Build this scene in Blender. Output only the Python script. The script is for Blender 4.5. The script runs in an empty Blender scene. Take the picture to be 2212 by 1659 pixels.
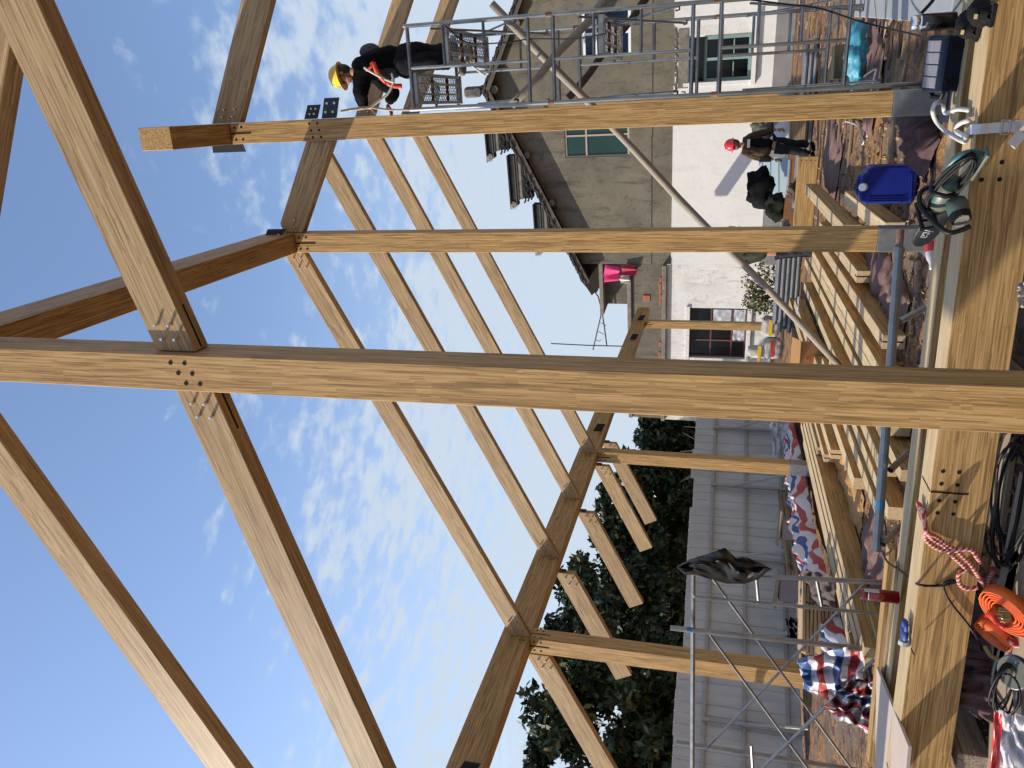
import bpy, bmesh, math, random
from mathutils import Vector, Matrix, noise as mnoise
random.seed(7)
SC = bpy.context.scene
COL = SC.collection
rad = math.radians
V = Vector

# ------------------------------------------------------------------ camera
F_ = V((-.33613702, .90730451, .25260727))
U_ = V((.04692001, -.25174839, .96665467))
R_ = V((.94064362, .33678076, .04205122))
EYE = V((0, 0, 1.75))
cd = bpy.data.cameras.new('camera')
cam = bpy.data.objects.new('camera', cd)
COL.objects.link(cam)
cd.sensor_width = 36
cd.lens = 36 * 1661 / 2212
cd.clip_start = .05
cd.clip_end = 3000
m3 = Matrix((-U_, R_, -F_)).transposed()      # the picture was taken with the phone turned a quarter: image right is down
cam.matrix_world = Matrix.Translation(EYE) @ m3.to_4x4()
SC.camera = cam

# ------------------------------------------------------------------ light
SUN_TRAVEL = V((1, .37, -.64)).normalized()
ts = -SUN_TRAVEL
EL = math.asin(ts.z)
AZ = math.atan2(ts.x, ts.y)
w = bpy.data.worlds.new('World')
SC.world = w
w.use_nodes = True
nt = w.node_tree
nt.nodes.clear()
def N(t, kind, **kw):
    n = t.nodes.new(kind)
    for k, v in kw.items():
        setattr(n, k, v)
    return n
def L(t, a, b):
    t.links.new(a, b)
out = N(nt, 'ShaderNodeOutputWorld')
bg = N(nt, 'ShaderNodeBackground')
bg.inputs['Strength'].default_value = .15
sky = N(nt, 'ShaderNodeTexSky', sky_type='NISHITA')
sky.sun_disc = False
sky.sun_elevation = EL
sky.sun_rotation = AZ
sky.air_density = 1.0
sky.dust_density = .6
sky.ozone_density = 1.6
tc = N(nt, 'ShaderNodeTexCoord')
sep = N(nt, 'ShaderNodeSeparateXYZ')
L(nt, tc.outputs['Generated'], sep.inputs[0])
mx = N(nt, 'ShaderNodeMath', operation='MAXIMUM'); mx.inputs[1].default_value = .06
L(nt, sep.outputs['Z'], mx.inputs[0])
dv = N(nt, 'ShaderNodeVectorMath', operation='DIVIDE')
cmb = N(nt, 'ShaderNodeCombineXYZ')
for i in range(3): L(nt, mx.outputs[0], cmb.inputs[i])
L(nt, tc.outputs['Generated'], dv.inputs[0]); L(nt, cmb.outputs[0], dv.inputs[1])
mp = N(nt, 'ShaderNodeMapping')
mp.inputs['Rotation'].default_value = (0, 0, rad(-35))
mp.inputs['Scale'].default_value = (1.15, .95, 1)
mp.inputs['Location'].default_value = (3.1, 1.7, 0)
L(nt, dv.outputs[0], mp.inputs[0])
nz1 = N(nt, 'ShaderNodeTexNoise'); nz1.inputs['Scale'].default_value = 10.5; nz1.inputs['Detail'].default_value = 9; nz1.inputs['Roughness'].default_value = .5; nz1.inputs['Distortion'].default_value = .1
nz2 = N(nt, 'ShaderNodeTexNoise'); nz2.inputs['Scale'].default_value = .75; nz2.inputs['Detail'].default_value = 3
L(nt, mp.outputs[0], nz1.inputs[0]); L(nt, mp.outputs[0], nz2.inputs[0])
# cover: more cloud low over the houses and to the right, open blue overhead and to the left
dotc = N(nt, 'ShaderNodeVectorMath', operation='DOT_PRODUCT'); dotc.inputs[1].default_value = tuple(V((0, 0, .62)) - R_ * .20)
L(nt, tc.outputs['Generated'], dotc.inputs[0])
sc1 = N(nt, 'ShaderNodeMath', operation='MULTIPLY_ADD'); sc1.inputs[1].default_value = -1.5; sc1.inputs[2].default_value = .47
L(nt, dotc.outputs['Value'], sc1.inputs[0])
cov = N(nt, 'ShaderNodeMath', operation='MULTIPLY_ADD'); cov.inputs[1].default_value = .7
L(nt, nz2.outputs[0], cov.inputs[0]); L(nt, sc1.outputs[0], cov.inputs[2])
add = N(nt, 'ShaderNodeMath', operation='ADD'); L(nt, nz1.outputs[0], add.inputs[0]); L(nt, cov.outputs[0], add.inputs[1])
ramp = N(nt, 'ShaderNodeMapRange', interpolation_type='SMOOTHSTEP'); ramp.inputs['From Min'].default_value = .82; ramp.inputs['From Max'].default_value = 1.10; ramp.inputs['To Max'].default_value = .88
L(nt, add.outputs[0], ramp.inputs[0])
skm = N(nt, 'ShaderNodeMix', data_type='RGBA', blend_type='MULTIPLY'); skm.inputs[0].default_value = 1
L(nt, sky.outputs[0], skm.inputs[6]); skm.inputs[7].default_value = (1.0, .98, 1.0, 1)
mixc = N(nt, 'ShaderNodeMix', data_type='RGBA')
mixc.inputs[7].default_value = (2.5, 2.9, 3.35, 1)
hz = N(nt, 'ShaderNodeMapRange', interpolation_type='SMOOTHSTEP'); hz.inputs['From Min'].default_value = .58; hz.inputs['From Max'].default_value = .05; hz.inputs['To Max'].default_value = .85
L(nt, sep.outputs['Z'], hz.inputs[0])
mxh = N(nt, 'ShaderNodeMix', data_type='RGBA'); mxh.inputs[7].default_value = (2.35, 2.75, 3.25, 1)
L(nt, hz.outputs[0], mxh.inputs[0]); L(nt, skm.outputs[2], mxh.inputs[6])
L(nt, ramp.outputs[0], mixc.inputs[0]); L(nt, mxh.outputs[2], mixc.inputs[6])
L(nt, mixc.outputs[2], bg.inputs[0]); L(nt, bg.outputs[0], out.inputs[0])

sd = bpy.data.lights.new('sun', 'SUN')
sd.energy = 3.8
sd.angle = rad(.53)
sd.color = (1, .90, .76)
sun = bpy.data.objects.new('sun', sd)
COL.objects.link(sun)
sun.rotation_mode = 'QUATERNION'
sun.rotation_quaternion = SUN_TRAVEL.to_track_quat('-Z', 'Y')
SC.view_settings.view_transform = 'Standard'
SC.view_settings.look = 'None'
SC.view_settings.gamma = 1
SC.view_settings.use_curve_mapping = False
SC.view_settings.exposure = .75
SC.cycles.max_bounces = 6
SC.cycles.diffuse_bounces = 3
SC.cycles.transparent_max_bounces = 12

# ------------------------------------------------------------------ where a picture point lies on a plane of the place
def ray(X, Y): return (F_ * 1661 + R_ * (829.5 - Y) + U_ * (1106 - X))
def onz(X, Y, z): d = ray(X, Y); return EYE + d * ((z - 1.75) / d.z)
def ony(X, Y, y): d = ray(X, Y); return EYE + d * (y / d.y)
def onx(X, Y, x): d = ray(X, Y); return EYE + d * (x / d.x)

# ------------------------------------------------------------------ materials
MATS = {}
def mat(name, col, rough=.6, metal=0, noise=None, bump=0, spec=.5, alpha=1, emit=None, trans=0, coat=0):
    """plain procedural material: colour varied by noise = (scale, amount, second colour, stretch)"""
    if name in MATS: return MATS[name]
    if rough >= .7 and spec == .5: spec = .12
    m = bpy.data.materials.new(name); m.use_nodes = True
    t = m.node_tree; b = t.nodes['Principled BSDF']
    b.inputs['Roughness'].default_value = rough
    b.inputs['Metallic'].default_value = metal
    b.inputs['Specular IOR Level'].default_value = spec
    b.inputs['Alpha'].default_value = alpha
    b.inputs['Transmission Weight'].default_value = trans
    b.inputs['Coat Weight'].default_value = coat
    c4 = (*col, 1)
    b.inputs['Base Color'].default_value = c4
    if noise:
        s, amt, c2, st = (list(noise) + [(1, 1, 1)])[:4]
        tcn = N(t, 'ShaderNodeTexCoord'); mpn = N(t, 'ShaderNodeMapping'); mpn.inputs['Scale'].default_value = st
        oi = N(t, 'ShaderNodeObjectInfo')
        ml = N(t, 'ShaderNodeMath', operation='MULTIPLY'); ml.inputs[1].default_value = 37
        L(t, oi.outputs['Random'], ml.inputs[0])
        L(t, tcn.outputs['Object'], mpn.inputs[0]); L(t, ml.outputs[0], mpn.inputs['Location'])
        nz = N(t, 'ShaderNodeTexNoise'); nz.inputs['Scale'].default_value = s; nz.inputs['Detail'].default_value = 6; nz.inputs['Roughness'].default_value = .65
        L(t, mpn.outputs[0], nz.inputs[0])
        mr = N(t, 'ShaderNodeMapRange'); mr.inputs['From Min'].default_value = .35; mr.inputs['From Max'].default_value = .68; mr.inputs['To Max'].default_value = amt
        L(t, nz.outputs[0], mr.inputs[0])
        mxn = N(t, 'ShaderNodeMix', data_type='RGBA'); mxn.inputs[6].default_value = c4; mxn.inputs[7].default_value = (*c2, 1)
        L(t, mr.outputs[0], mxn.inputs[0]); L(t, mxn.outputs[2], b.inputs['Base Color'])
        if bump:
            bp = N(t, 'ShaderNodeBump'); bp.inputs['Strength'].default_value = bump; bp.inputs['Distance'].default_value = .02
            L(t, nz.outputs[0], bp.inputs['Height']); L(t, bp.outputs[0], b.inputs['Normal'])
    MATS[name] = m
    return m

def wood(name, light, mid, dark, rough=.55, fine=1.0, contrast=1.0):
    """bamboo glulam: thin strands along local x, short dark dashes, knuckle marks, faint board bands"""
    if name in MATS: return MATS[name]
    m = bpy.data.materials.new(name); m.use_nodes = True
    t = m.node_tree; b = t.nodes['Principled BSDF']
    b.inputs['Roughness'].default_value = rough; b.inputs['Specular IOR Level'].default_value = .25
    tcn = N(t, 'ShaderNodeTexCoord'); oi = N(t, 'ShaderNodeObjectInfo')
    ml = N(t, 'ShaderNodeMath', operation='MULTIPLY'); ml.inputs[1].default_value = 23
    L(t, oi.outputs['Random'], ml.inputs[0])
    def nz(st, sc, det, ro=.6):
        mpn = N(t, 'ShaderNodeMapping'); mpn.inputs['Scale'].default_value = st
        L(t, tcn.outputs['Object'], mpn.inputs[0]); L(t, ml.outputs[0], mpn.inputs['Location'])
        n = N(t, 'ShaderNodeTexNoise'); n.inputs['Scale'].default_value = sc; n.inputs['Detail'].default_value = det; n.inputs['Roughness'].default_value = ro
        L(t, mpn.outputs[0], n.inputs[0]); return n.outputs[0]
    strand = nz((1.3, 40, 40), 1.7 * fine, 3, .6)
    band = nz((.25, 16, 16), 1.3, 2)
    dash = nz((2.2, 60, 60), 1.3 * fine, 1)
    spot = nz((9, 26, 26), 1.4, 1)
    r = N(t, 'ShaderNodeValToRGB'); e = r.color_ramp.elements
    e[0].position = .5 - .15 / contrast; e[0].color = (*dark, 1); e[1].position = .5 + .13 / contrast; e[1].color = (*light, 1)
    e.new(.5).color = (*mid, 1)
    # separate strands: rows a few millimetres wide, cut to random lengths, each with its own tone
    mpb = N(t, 'ShaderNodeMapping'); L(t, tcn.outputs['Object'], mpb.inputs[0]); L(t, ml.outputs[0], mpb.inputs['Location'])
    wob = N(t, 'ShaderNodeTexNoise'); wob.inputs['Scale'].default_value = 3; L(t, mpb.outputs[0], wob.inputs[0])
    sx = N(t, 'ShaderNodeSeparateXYZ'); L(t, mpb.outputs[0], sx.inputs[0])
    def mth(op, a, b_, c_=None):
        n = N(t, 'ShaderNodeMath', operation=op)
        for i, q in enumerate((a, b_, c_)):
            if q is None: continue
            if isinstance(q, (int, float)): n.inputs[i].default_value = q
            else: L(t, q, n.inputs[i])
        return n.outputs[0]
    wb = mth('MULTIPLY', wob.outputs[0], .012)
    fy = mth('FLOOR', mth('MULTIPLY', mth('ADD', sx.outputs[1], wb), 185.0), None); fz = mth('FLOOR', mth('MULTIPLY', mth('ADD', sx.outputs[2], wb), 185.0), None)
    c1 = N(t, 'ShaderNodeCombineXYZ'); L(t, fy, c1.inputs[0]); L(t, fz, c1.inputs[1])
    w1 = N(t, 'ShaderNodeTexWhiteNoise', noise_dimensions='3D'); L(t, c1.outputs[0], w1.inputs[0])
    fx = mth('FLOOR', mth('MULTIPLY_ADD', sx.outputs[0], 3.4, mth('MULTIPLY', w1.outputs[0], 17.0)), None)
    c2 = N(t, 'ShaderNodeCombineXYZ'); L(t, fy, c2.inputs[0]); L(t, fz, c2.inputs[1]); L(t, fx, c2.inputs[2])
    w2 = N(t, 'ShaderNodeTexWhiteNoise', noise_dimensions='3D'); L(t, c2.outputs[0], w2.inputs[0])
    sm = N(t, 'ShaderNodeMath', operation='MULTIPLY_ADD'); sm.inputs[1].default_value = .3
    L(t, band, sm.inputs[0])
    s2a = mth('MULTIPLY_ADD', strand, .46, mth('MULTIPLY', w2.outputs[0], .20))
    s2 = N(t, 'ShaderNodeMath', operation='ADD'); s2.inputs[1].default_value = .02; L(t, s2a, s2.inputs[0]); L(t, s2.outputs[0], sm.inputs[2])
    L(t, sm.outputs[0], r.inputs[0])
    def dk(prev, src, lo, hi, amt):
        mr = N(t, 'ShaderNodeMapRange'); mr.inputs['From Min'].default_value = lo; mr.inputs['From Max'].default_value = hi; mr.inputs['To Max'].default_value = amt
        L(t, src, mr.inputs[0])
        mxn = N(t, 'ShaderNodeMix', data_type='RGBA'); mxn.inputs[7].default_value = (*[c * .55 for c in dark], 1)
        L(t, mr.outputs[0], mxn.inputs[0]); L(t, prev, mxn.inputs[6]); return mxn.outputs[2]
    c = dk(r.outputs[0], dash, .55, .68, .6)
    c = dk(c, spot, .72, .80, .4)
    hs = N(t, 'ShaderNodeHueSaturation'); L(t, c, hs.inputs['Color'])
    vr = N(t, 'ShaderNodeMapRange'); vr.inputs['To Min'].default_value = .9; vr.inputs['To Max'].default_value = 1.1
    L(t, oi.outputs['Random'], vr.inputs[0]); L(t, vr.outputs[0], hs.inputs['Value'])
    L(t, hs.outputs[0], b.inputs['Base Color'])
    bp = N(t, 'ShaderNodeBump'); bp.inputs['Strength'].default_value = .12; bp.inputs['Distance'].default_value = .004
    L(t, strand, bp.inputs['Height']); L(t, bp.outputs[0], b.inputs['Normal'])
    MATS[name] = m
    return m

# ------------------------------------------------------------------ mesh building
class MB:
    def __init__(s): s.v = []; s.f = []; s.mi = []; s.cur = 0
    def add(s, vs, fs):
        o = len(s.v); s.v += [tuple(p) for p in vs]
        for f in fs: s.f.append([i + o for i in f]); s.mi.append(s.cur)
        return s
    def box(s, c, d, M=None, ch=0):
        hx, hy, hz = d[0] / 2, d[1] / 2, d[2] / 2
        ch = min(ch, .45 * min(hx, hy, hz) * 2)
        T = (Matrix.Translation(c) @ (M.to_4x4() if M is not None else Matrix()))
        if ch <= 0:
            vs = [V((x * hx, y * hy, z * hz)) for z in (-1, 1) for y in (-1, 1) for x in (-1, 1)]
            fs = [(0, 2, 3, 1), (4, 5, 7, 6), (0, 1, 5, 4), (2, 6, 7, 3), (0, 4, 6, 2), (1, 3, 7, 5)]
        else:
            vs = []; idx = {}
            for sx in (-1, 1):
                for sy in (-1, 1):
                    for sz in (-1, 1):
                        for a in range(3):
                            q = [sx * hx, sy * hy, sz * hz]
                            for k, h in enumerate((hx, hy, hz)):
                                if k != a: q[k] = (sx, sy, sz)[k] * (h - ch)
                            idx[(sx, sy, sz, a)] = len(vs); vs.append(V(q))
            fs = []
            for a in range(3):
                b_, c_ = [(1, 2), (2, 0), (0, 1)][a]
                for sg in (-1, 1):
                    quad = []
                    for (p, q) in ((-1, -1), (1, -1), (1, 1), (-1, 1)):
                        k = [0, 0, 0]; k[a] = sg; k[b_] = p; k[c_] = q
                        quad.append(idx[(*k, a)])
                    fs.append(quad if sg > 0 else quad[::-1])
            for a in range(3):
                b_, c_ = (a + 1) % 3, (a + 2) % 3
                for p in (-1, 1):
                    for q in (-1, 1):
                        k0 = [0, 0, 0]; k1 = [0, 0, 0]
                        k0[a] = -1; k1[a] = 1; k0[b_] = k1[b_] = p; k0[c_] = k1[c_] = q
                        quad = [idx[(*k0, b_)], idx[(*k1, b_)], idx[(*k1, c_)], idx[(*k0, c_)]]
                        fs.append(quad if p * q < 0 else quad[::-1])
            for sx in (-1, 1):
                for sy in (-1, 1):
                    for sz in (-1, 1):
                        tri = [idx[(sx, sy, sz, 0)], idx[(sx, sy, sz, 1)], idx[(sx, sy, sz, 2)]]
                        fs.append(tri if sx * sy * sz > 0 else tri[::-1])
        return s.add([T @ p for p in vs], fs)
    def tube(s, pts, r, n=8, cap=True, closed=False):
        pts = [V(p) for p in pts]; k = len(pts); rr = r if isinstance(r, (list, tuple)) else [r] * k
        rings = []; prev = None
        for i, p in enumerate(pts):
            if closed: d = pts[(i + 1) % k] - pts[i - 1]
            else: d = pts[min(i + 1, k - 1)] - pts[max(i - 1, 0)]
            if d.length < 1e-9: d = V((0, 0, 1))
            d.normalize()
            if prev is None:
                u = d.orthogonal().normalized()
            else:
                u = prev - d * prev.dot(d)
                u = u.normalized() if u.length > 1e-6 else d.orthogonal().normalized()
            prev = u; v_ = d.cross(u)
            rings.append([p + (u * math.cos(2 * math.pi * j / n) + v_ * math.sin(2 * math.pi * j / n)) * rr[i] for j in range(n)])
        vs = [q for rg in rings for q in rg]; fs = []
        for i in range(k if closed else k - 1):
            a, b_ = i * n, ((i + 1) % k) * n
            for j in range(n): fs.append((a + j, a + (j + 1) % n, b_ + (j + 1) % n, b_ + j))
        if cap and not closed:
            fs.append(tuple(range(n - 1, -1, -1))); fs.append(tuple((k - 1) * n + j for j in range(n)))
        return s.add(vs, fs)
    def cyl(s, a, b, r, n=12, r2=None): return s.tube([a, b], [r, r if r2 is None else r2], n)
    def lathe(s, prof, c, axis=(0, 0, 1), n=16):
        ax = V(axis).normalized(); u = ax.orthogonal().normalized(); w_ = ax.cross(u); c = V(c)
        vs = []; fs = []
        for (r, h) in prof:
            for j in range(n):
                a = 2 * math.pi * j / n
                vs.append(c + ax * h + (u * math.cos(a) + w_ * math.sin(a)) * r)
        for i in range(len(prof) - 1):
            for j in range(n):
                fs.append((i * n + j, i * n + (j + 1) % n, (i + 1) * n + (j + 1) % n, (i + 1) * n + j))
        fs.append(tuple(range(n - 1, -1, -1))); fs.append(tuple((len(prof) - 1) * n + j for j in range(n)))
        return s.add(vs, fs)
    def prism(s, poly, a, b, M=None):
        """poly in local (x,z), extruded local y from a to b"""
        n = len(poly); T = M if M is not None else Matrix()
        vs = [T @ V((x, a, z)) for x, z in poly] + [T @ V((x, b, z)) for x, z in poly]
        fs = [tuple(range(n)), tuple(range(2 * n - 1, n - 1, -1))]
        for i in range(n): fs.append((i, i + n, (i + 1) % n + n, (i + 1) % n))
        return s.add(vs, fs)
    def quad(s, a, b, c, d): return s.add([a, b, c, d], [(0, 1, 2, 3)])
    def grid(s, fn, nu, nv):
        vs = [fn(i / nu, j / nv) for j in range(nv + 1) for i in range(nu + 1)]
        fs = [(j * (nu + 1) + i, j * (nu + 1) + i + 1, (j + 1) * (nu + 1) + i + 1, (j + 1) * (nu + 1) + i) for j in range(nv) for i in range(nu)]
        return s.add(vs, fs)
    def ball(s, c, r, n=10, m=7, sq=(1, 1, 1), M=None):
        c = V(c); vs = []
        for i in range(m + 1):
            th = math.pi * i / m
            for j in range(n):
                ph = 2 * math.pi * j / n
                q = V((math.sin(th) * math.cos(ph) * sq[0], math.sin(th) * math.sin(ph) * sq[1], math.cos(th) * sq[2])) * r
                vs.append(c + (M @ q if M is not None else q))
        fs = [(i * n + j, (i + 1) * n + j, (i + 1) * n + (j + 1) % n, i * n + (j + 1) % n) for i in range(m) for j in range(n)]
        return s.add(vs, fs)

def pw(o):
    return pw(o.parent) @ o.matrix_basis if o.parent else o.matrix_basis.copy()
def props(o, label=None, cat=None, group=None, kind=None):
    for k, v in (('label', label), ('category', cat), ('group', group), ('kind', kind)):
        if v: o[k] = v
    return o
def obj(name, mb, mats, parent=None, M=None, smooth=False, bevel=0, recalc=True, **pr):
    """mb holds world coordinates, or coordinates in the frame M"""
    me = bpy.data.meshes.new(name)
    me.from_pydata(mb.v, [], mb.f)
    ms = mats if isinstance(mats, (list, tuple)) else [mats]
    for m_ in ms: me.materials.append(m_)
    if len(ms) > 1: me.polygons.foreach_set('material_index', mb.mi)
    if recalc or bevel:
        bm = bmesh.new(); bm.from_mesh(me)
        if bevel:
            bmesh.ops.remove_doubles(bm, verts=bm.verts, dist=1e-6)
            bmesh.ops.bevel(bm, geom=[e for e in bm.edges if e.is_manifold and e.calc_face_angle(0) > .5], offset=bevel, segments=1, affect='EDGES')
        if recalc: bmesh.ops.recalc_face_normals(bm, faces=bm.faces)
        bm.to_mesh(me); bm.free()
    if smooth: me.shade_smooth(); 
    o = bpy.data.objects.new(name, me); COL.objects.link(o)
    Mw = M if M is not None else Matrix()
    if parent is not None:
        o.parent = parent
        o.matrix_basis = pw(parent).inverted() @ Mw
        if M is None: me.transform(pw(parent).inverted()); o.matrix_basis = Matrix()
    else: o.matrix_basis = Mw
    return props(o, **pr)
def smooth_angle(o, a=.6):
    me = o.data; me.shade_smooth()
    bm = bmesh.new(); bm.from_mesh(me)
    for e in bm.edges:
        if e.is_manifold and e.calc_face_angle(0) > a: e.smooth = False
    bm.to_mesh(me); bm.free(); return o
def thing(name, label, cat, loc=(0, 0, 0), M=None, group=None, kind=None):
    o = bpy.data.objects.new(name, None); COL.objects.link(o); o.empty_display_size = .1
    o.matrix_basis = M if M is not None else Matrix.Translation(loc)
    return props(o, label, cat, group, kind)
def inst(name, data, parent, W):
    o = bpy.data.objects.new(name, data); COL.objects.link(o); o.parent = parent
    o.matrix_basis = pw(parent).inverted() @ W
    return o
def copy_tree(o, M=None, label=None, parent=None):
    c = o.copy(); COL.objects.link(c)
    if parent is not None: c.parent = parent
    if M is not None: c.matrix_basis = M
    if label: c['label'] = label
    for ch in list(o.children): copy_tree(ch, parent=c)
    return c
def frame(x, z=(0, 0, 1), o=(0, 0, 0)):
    x = V(x).normalized(); y = V(z).cross(x)
    y = y.normalized() if y.length > 1e-6 else x.orthogonal().normalized()
    z = x.cross(y)
    return Matrix.Translation(o) @ Matrix((x, y, z)).transposed().to_4x4()
def look(z, o=(0, 0, 0)):
    z = V(z).normalized(); x = z.orthogonal().normalized(); y = z.cross(x)
    return Matrix.Translation(o) @ Matrix((x, y, z)).transposed().to_4x4()
def n3(p, s=1.0, k=0): return mnoise.noise(V(p) * s + V((k * 7.3, k * 3.1, k * 5.7)))
def smoothpts(pts, k=6):
    """Catmull-Rom through pts"""
    pts = [V(p) for p in pts]; res = []
    for i in range(len(pts) - 1):
        p0, p1, p2, p3 = pts[max(i - 1, 0)], pts[i], pts[i + 1], pts[min(i + 2, len(pts) - 1)]
        for j in range(k):
            t = j / k
            res.append(.5 * ((2 * p1) + (p2 - p0) * t + (2 * p0 - 5 * p1 + 4 * p2 - p3) * t * t + (3 * p1 - p0 - 3 * p2 + p3) * t ** 3))
    res.append(pts[-1]); return res

GLU = wood('bamboo_glulam', (.50, .32, .135), (.385, .235, .09), (.235, .135, .048))
GLU2 = wood('planed_bamboo', (.49, .35, .195), (.39, .27, .14), (.26, .165, .08), contrast=.9)
OLD = wood('grey_weathered_wood', (.36, .29, .22), (.26, .20, .15), (.12, .09, .07), rough=.85)
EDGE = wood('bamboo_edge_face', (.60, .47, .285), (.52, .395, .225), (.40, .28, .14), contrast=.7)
DARKST = mat('dark_painted_steel', (.022, .024, .028), .45, .3, (60, .4, (.05, .05, .055)))
HOLE = mat('bolt_recess', (.012, .010, .009), .7)
GALV = mat('galvanised_sheet', (.30, .32, .33), .42, .75, (16, .7, (.19, .20, .21)), .05)
TUBE = mat('galvanised_tube', (.30, .31, .31), .30, .9, (9, .7, (.13, .12, .11), (1, 1, .4)), .05)
ZINC = mat('zinc_bolt', (.7, .7, .68), .3, .9)
# ================================================================== the timber frame
def bolt_mesh(name, r, h, m, n=10):
    mb = MB().lathe([(r, -.01), (r, h * .75), (r * .8, h)], (0, 0, 0), n=n)
    me = bpy.data.meshes.new(name); me.from_pydata(mb.v, [], mb.f); me.materials.append(m); return me
REC = bolt_mesh('recessed_bolt', .0115, .002, HOLE)
PIN = bolt_mesh('protruding_bolt', .009, .03, ZINC, 8)
def recess(par, p, nrm): return inst('bolt', REC, par, look(nrm, p))
def pin(par, p, nrm): return inst('bolt', PIN, par, look(nrm, p))
def slotplate(par, a, b, nrm, wd=.012):
    """end of the steel plate let into the timber, seen as a dark slot"""
    a, b = V(a), V(b); M = frame(b - a, nrm, (a + b) / 2)
    return obj('connector_plate', MB().box((0, 0, -.004), ((b - a).length, wd, .012)), HOLE, par, M)
def stick(name, label, a, b, wd, ht, m=GLU, cat='beam', group=None, zup=(0, 0, 1), bev=.004, edge=None):
    """straight timber from a to b along its centre line; wd sideways, ht along zup"""
    a, b = V(a), V(b); M = frame(b - a, zup, (a + b) / 2)
    mb = MB().box((0, 0, 0), ((b - a).length, wd, ht), ch=bev)
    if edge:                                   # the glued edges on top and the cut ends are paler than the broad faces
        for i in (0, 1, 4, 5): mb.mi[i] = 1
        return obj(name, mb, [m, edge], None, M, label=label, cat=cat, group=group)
    return obj(name, mb, m, None, M, label=label, cat=cat, group=group)
def rafter(name, label, poly, y0, y1, d, group=None, m=GLU2, cat='rafter'):
    """profile (x,z) with sides cut as given, between y0 and y1; grain along d=(dx,dz)"""
    cx = sum(p[0] for p in poly) / len(poly); cz = sum(p[1] for p in poly) / len(poly)
    M = frame((d[0], 0, d[1]), (0, 0, 1), (cx, (y0 + y1) / 2, cz)); Mi = M.inverted()
    loc = [Mi @ V((x, (y0 + y1) / 2, z)) for x, z in poly]
    h = (y1 - y0) / 2
    mb = MB().prism([(p.x, p.z) for p in loc], -h, h)
    return obj(name, mb, m, None, M, bevel=.004, label=label, cat=cat, group=group)

def post(label, x0, x1, y0, y1, ztop, shoe=.42, group='posts of the timber frame'):
    cx, cy = (x0 + x1) / 2, (y0 + y1) / 2
    o = stick('timber_post', label, (cx, cy, shoe), (cx, cy, ztop - .001), y1 - y0, x1 - x0, cat='post', group=group, zup=(1, 0, 0))
    mb = MB(); t = .006
    mb.box((cx, cy, shoe / 2 + .01), (x1 - x0 + .004, y1 - y0 + .004, shoe - .02), ch=.006)
    mb.box((cx, cy, .006), (x1 - x0 + .12, y1 - y0 + .12, .012))
    obj('steel_shoe', mb, GALV, o)
    return o
def posttop(o, x0, x1, yf, z, lat=None):
    """slot and four recessed bolts on the front of a post head"""
    cx = (x0 + x1) / 2
    slotplate(o, (cx, yf, z - .005), (cx, yf, z - .23), (0, -1, 0), .013)
    for dx in (-.06, .06):
        for dz in (-.05, -.13): recess(o, (cx + dx, yf, z + dz), (0, -1, 0))
    if lat is not None:
        xf, sg, ya, yb = lat; cy = (ya + yb) / 2
        slotplate(o, (xf, cy, z - .005), (xf, cy, z - .23), (sg, 0, 0), .013)
        for dy in (-.06, .06):
            for dz in (-.05, -.13): recess(o, (xf, cy + dy, z + dz), (sg, 0, 0))

near = post('nearest big timber post, running the full height of the picture', -1.32, -1.12, 3.24, 3.45, 6.06)
pmid = post('timber post with sawn bamboo grain and a grey steel shoe, behind the chainsaw', -1.32, -1.12, 7.27, 7.47, 6.06)
prid = post('tall ridge post beside the scaffold with the yellow-helmet worker', -.205, 0, 7.27, 7.47, 6.62)
plft = post('left eave post rising behind the striped tarpaulin and the left scaffold', -6.11, -5.905, 7.3, 7.5, 3.72)
pmed = post('eave post between the big near post and the corrugated fence, shoe behind crumpled tarpaulin', -6.11, -5.905, 12.6, 12.8, 3.72)
pfar = post('far eave post standing before the dark broken window of the white wall', -6.11, -5.905, 21.6, 21.8, 3.72)
prear = post('far ridge post seen through the scaffold against the house wall', -.09, .11, 22.2, 22.4, 6.62)
posttop(pmid, -1.32, -1.12, 7.268, 6.06)
posttop(prid, -.205, 0, 7.268, 6.62)
posttop(plft, -6.11, -5.905, 7.298, 3.72, (-5.905, 1, 7.3, 7.5))
posttop(pmed, -6.11, -5.905, 12.598, 3.72, (-5.905, 1, 12.6, 12.8))
posttop(pfar, -6.11, -5.905, 21.598, 3.72)
for dz in (0, -.09):
    for k in range(3): recess(prid, (-.17 + .065 * k, 7.268, 5.70 + dz + .012 * k), (0, -1, 0))
for k in range(3):
    for s in (0, .085): recess(near, (-1.165 - .056 * k, 3.238, 4.50 + -.016 * k * 2.2 - s), (0, -1, 0))

# ridge beams and eave plate (along y)
rA = stick('ridge_beam', 'main ridge beam ending in a sunlit square end above the tall ridge post', (-.1025, 6.35, 6.80), (-.1025, 23.2, 6.80), .205, .34, group='roof beams')
rC = stick('ridge_beam', 'lower ridge beam running overhead from the near post to the post behind the chainsaw', (-1.22, 3.2, 6.235), (-1.22, 7.48, 6.235), .2, .345, group='roof beams')
eb = []
for (a, b, lb) in ((2.35, 5.28, 'nearest length of the eave beam, cut by the picture edge'), (5.284, 12.30, 'long middle length of the eave beam over the left eave post'), (12.304, 23.2, 'far length of the eave beam ending by the house')):
    o = stick('eave_beam', lb, (-6.0075, a, 3.897), (-6.0075, b, 3.897), .205, .35, group='roof beams'); eb.append(o)
for o, ys in ((eb[0], (5.05,)), (eb[1], (5.33, 7.25, 7.5, 9.0, 9.2, 10.73, 10.92, 12.2)), (eb[2], (12.4, 12.55, 13.62, 13.4, 19.9, 19.65, 21.55, 21.85))):
    for y in ys:
        for dz in ((.06, .11) if y != 12.2 else (.06, .13, .20, .27)): recess(o, (-5.9045, y, 3.722 + dz), (1, 0, 0))

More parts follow.
